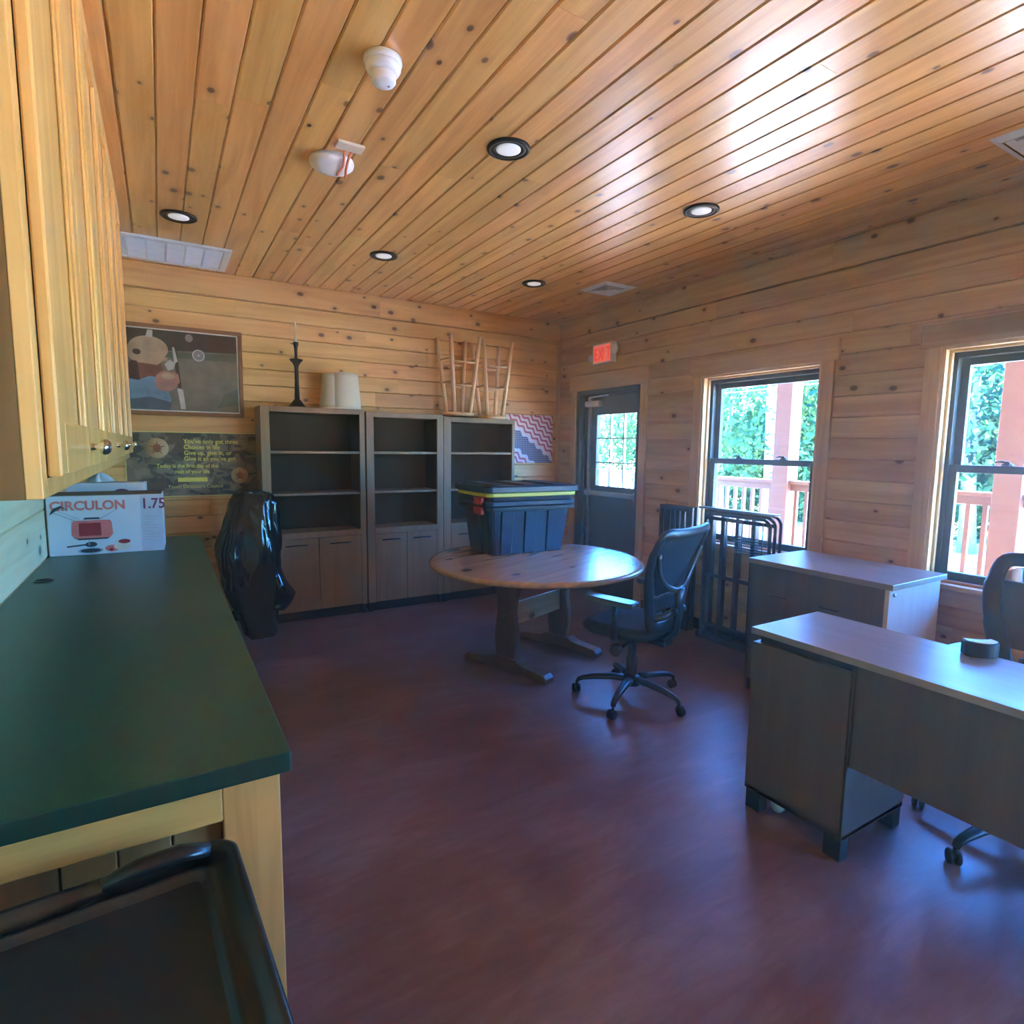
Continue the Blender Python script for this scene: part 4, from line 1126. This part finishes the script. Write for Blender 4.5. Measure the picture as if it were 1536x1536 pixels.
for zz in (.86, .78):
    for k in range(3): MB().tube([(-.05, -.29, zz - .02 * k), (-.05, .02, zz - .02 * k)], .004, 6).build('wire', 'dark_steel', t)
for q in (-.22, -.05, .09): MB().tube([(-.056, q, .98), (-.056, q, .55)], .004, 6).build('wire', 'dark_steel', t)
MB().box(-.06, .04, -.31, .34, .0, .05).build('foot_rail', 'rubber', t, .006)
MB().box(-.04, .02, -.30, .38, 1.036, 1.052).build('lit_top_strip', 'steel', t, .003)  # bright strip added to stand for light on the top rail

t = thing('folded_slat_frame', 'dark folded slatted frame standing against the wall between door and window', 'bed frame', (3.70, 3.43, 0), 0, 'folded steel frames by the windows')
for dx in (.035, -.02):
    MB().box(dx - .012, dx + .012, -.18, -.15, .0, 1.03).build('side_rail', 'dark_steel', t, .004)
    MB().box(dx - .012, dx + .012, .15, .18, .0, 1.03).build('side_rail', 'dark_steel', t, .004)
    MB().box(dx - .012, dx + .012, -.15, .15, .99, 1.03).build('top_rail', 'dark_steel', t, .004)
    MB().box(dx - .012, dx + .012, -.15, .15, .0, .06).build('bottom_rail', 'dark_steel', t, .004)
for k in range(5):
    q = -.115 + .0575 * k; MB().box(-.004, .014, q - .019, q + .019, .06, .99).build('slat', 'dark_steel', t, .003)

# ================================================================ OUTSIDE
struct(MB().box(XR + .19, 5.75, -5, 9.5, -.12, -.02).build('porch_deck', 'deck'))
gd = MB(); gd.box(5.75, 15, -40, 60, -.65, -.45); struct(gd.build('ground', 'gravel'))
struct(MB().box(15, 70, -60, 80, -.70, -.44).build('lawn', 'grass'))
PY = (7.48, 5.62, 3.75, 1.84, -.08)
words_ = ['porch post past the far end, glimpsed through the door panes', 'porch post between the door view and the first window view', 'pinkish porch post standing in the first window view', 'wide porch post at the right edge of the second window view',
          'porch post beyond the right photo edge, next to the second window', 'porch post farthest along the porch beyond the right edge']
for y, lab in zip(PY, words_):
    o = MB().box(-.09, .09, -.09, .09, 0, 2.75).build('porch_post', 'porch', None, .006, loc=(5.6, y, -.02)); tag(o, lab, 'post', 'porch posts')
struct(MB().box(5.5, 5.7, -5, 9.5, 2.73, 2.95).build('porch_beam', 'porch'))
struct(MB().prism([(3.7, -5, 3.25), (5.74, -5, 2.96), (5.74, -5, 3.02), (3.7, -5, 3.31)], (0, 14.5, 0)).build('porch_roof', 'porch'))
rl = ['porch railing section seen through the door panes', 'porch railing section left of the post in the first window', 'porch railing section between the posts of the two window views', 'porch railing section right of the second window post', 'porch railing section farthest right along the porch']
bal = None
for (ya, yb), lab in zip(zip(PY, PY[1:]), rl):
    t = thing('porch_railing', lab, 'railing', (5.6, yb + .09, 0), 0, 'porch railing sections')
    Lr = ya - yb - .18
    MB().box(-.06, .06, 0, Lr, 1.155, 1.19).box(-.022, .022, 0, Lr, 1.085, 1.155).build('top_rail', 'porch', t, .004)
    MB().box(-.022, .022, 0, Lr, .10, .19).box(-.03, .03, Lr / 2 - .045, Lr / 2 + .045, 0, .10).build('bottom_rail', 'porch', t, .004)
    nb = int(Lr / .112)
    for k in range(nb):
        q = (k + .5) * Lr / nb
        if bal is None:
            ob = MB().box(-.016, .016, -.016, .016, .19, 1.085).build('baluster', 'porch', t); bal = ob.data; ob.location = (0, q, 0)
        else:
            ob = bpy.data.objects.new('baluster', bal); C.objects.link(ob); ob.parent = t; ob.location = (0, q, 0)

def foliage(blobs, n, size, name, mat, parent):
    cs = np.array([b[:3] for b in blobs]); rs = np.array([b[3] for b in blobs])
    pick = rng.choice(len(blobs), n, p=rs ** 2 / (rs ** 2).sum())
    d = rng.normal(size=(n, 3)); d /= np.linalg.norm(d, axis=1)[:, None]
    p = cs[pick] + d * (rs[pick] * rng.uniform(.62, 1.06, n))[:, None] * np.array([1, 1, .85])
    a = rng.normal(size=(n, 3)) + d * .6; a /= np.linalg.norm(a, axis=1)[:, None]
    u = np.cross(a, rng.normal(size=(n, 3))); u /= np.linalg.norm(u, axis=1)[:, None]; w = np.cross(a, u)
    s = size * rng.uniform(.6, 1.4, n)[:, None]
    v = np.stack([p - u * s, p + w * s * .5, p + u * s, p - w * s * .5], 1).reshape(-1, 3)
    f = np.arange(4 * n).reshape(-1, 4)
    me = bpy.data.meshes.new(name); me.from_pydata(v.tolist(), [], f.tolist()); me.materials.append(M[mat])
    o = bpy.data.objects.new(name, me); C.objects.link(o); o.parent = parent; o['kind'] = 'stuff'
    return o
TREES = [  # x, y, height, crown radius, leaf material, label
    (15.5, 21.5, 4.4, 2.6, 'leaf_a', 'leafy tree seen at the left of the door panes'),
    (17.5, 17.3, 4.0, 2.3, 'leaf_b', 'light green tree at the right of the door panes'),
    (14.6, 11.8, 4.5, 2.1, 'leaf_a', 'bushy green tree at the left side of the first window'),
    (18.5, 12.8, 4.9, 2.8, 'leaf_c', 'deep green tree behind the white trunk in the first window'),
    (13.2, 9.2, 4.1, 1.9, 'leaf_b', 'bright leafy tree right of the post in the first window'),
    (17.0, 9.6, 4.8, 2.6, 'leaf_a', 'tall green tree behind the bright one in the first window'),
    (15.0, 6.6, 4.4, 2.4, 'leaf_c', 'dark green tree between the two window views'),
    (13.4, 5.0, 4.2, 2.0, 'leaf_b', 'pale sunlit tree filling the second window'),
    (17.5, 4.8, 4.8, 2.8, 'leaf_a', 'green tree behind the pale one in the second window'),
    (15.5, 1.6, 4.5, 2.6, 'leaf_a', 'leafy tree just right of the second window view')]
for x, y, hh, cr_, lm2, lab in TREES:
    t = thing('tree', lab, 'tree', (x, y, -.45), 0, 'trees beyond the porch')
    lean = random.uniform(-.3, .3)
    MB().tube([(0, 0, 0), (lean * .3, .05, hh * .35), (lean, 0, hh * .8)], [.16, .12, .05], 9).build('trunk', 'bark', t)
    bl = [(lean, 0, hh * .66, cr_)]
    for k in range(9):
        a = random.uniform(0, 2 * PI); rr = random.uniform(.45, .95) * cr_
        bl.append((rr * math.cos(a), rr * math.sin(a), random.uniform(.16, .85) * hh, random.uniform(.35, .6) * cr_))
    foliage(bl, 7500, .085, 'foliage', lm2, t)
for k, (y0_, x_, lab) in enumerate(((15.5, 23.0, 'long hedge behind the trees, left stretch'), (4.5, 23.0, 'long hedge behind the trees, right stretch'))):
    t = thing('hedge', lab, 'hedge', (x_, y0_, -.45), 0, 'hedge row beyond the lawn')
    foliage([(random.uniform(-.6, .6), q, random.uniform(.6, 2.9), random.uniform(.7, 1.1)) for q in np.linspace(-4.2, 4.8, 30)], 7000, .16, 'foliage', 'leaf_c', t)
    MB().tube([(0, -4.4, .6), (0, 4.9, .6)], .12, 8).build('woody_base', 'bark', t)
t = thing('birch_tree', 'slender white birch trunk in the first window view', 'tree', (12.2, 10.05, -.45))
MB().tube([(.0, -.10, 0), (.02, -.05, 1.2), (.0, .05, 2.2), (.0, .14, 3.2), (0, .2, 4.6)], [.13, .12, .11, .085, .04], 12).build('trunk', 'birch', t)
foliage([(0, .2, 4.3, .8), (.3, -.5, 4.6, .6), (-.2, .8, 4.9, .7)], 900, .10, 'foliage', 'leaf_b', t)
t = thing('birch_tree', 'pale thick birch trunk just right of the post in the first window', 'tree', (12.0, 8.35, -.45))
MB().tube([(.0, -.05, 0), (.02, 0, 1.6), (.0, .05, 3.0), (0, .1, 4.8)], [.21, .19, .17, .08], 12).build('trunk', 'birch', t)
foliage([(0, .1, 4.8, .9), (.3, -.6, 4.4, .6)], 900, .10, 'foliage', 'leaf_b', t)
for k, (z0_, lab) in enumerate(((3.05, 'upper overhead wire crossing the first window view'), (2.86, 'lower overhead wire crossing the first window view'))):
    o = MB().tube([(11.0, 4 + 14 * s / 12, z0_ - .10 * math.sin(PI * s / 12)) for s in range(13)], .012, 6).build('overhead_wire', 'wire'); tag(o, lab, 'wire', 'overhead wires')

# ================================================================ VEIL VOLUME added for lens glare
def veil_material():
    m = bpy.data.materials.new('lens_veil'); m.use_nodes = True
    n = m.node_tree.nodes; n.remove(n['Principled BSDF'])
    v = n.new('ShaderNodeVolumeScatter'); v.inputs['Color'].default_value = (1, .95, .88, 1)
    v.inputs['Density'].default_value = .014; v.inputs['Anisotropy'].default_value = .74
    m.node_tree.links.new(v.outputs[0], n['Material Output'].inputs['Volume'])
    return m
M['veil'] = veil_material()
hz = MB().box(XL + .03, XR - .03, YF + .03, YB - .06, .012, ZC - .03).build('veil', 'veil')
hz['kind'] = 'stuff'; hz['label'] = 'thin bright haze added to imitate lens glare towards the windows'; hz['category'] = 'veil'
cy_.volume_bounces = 1
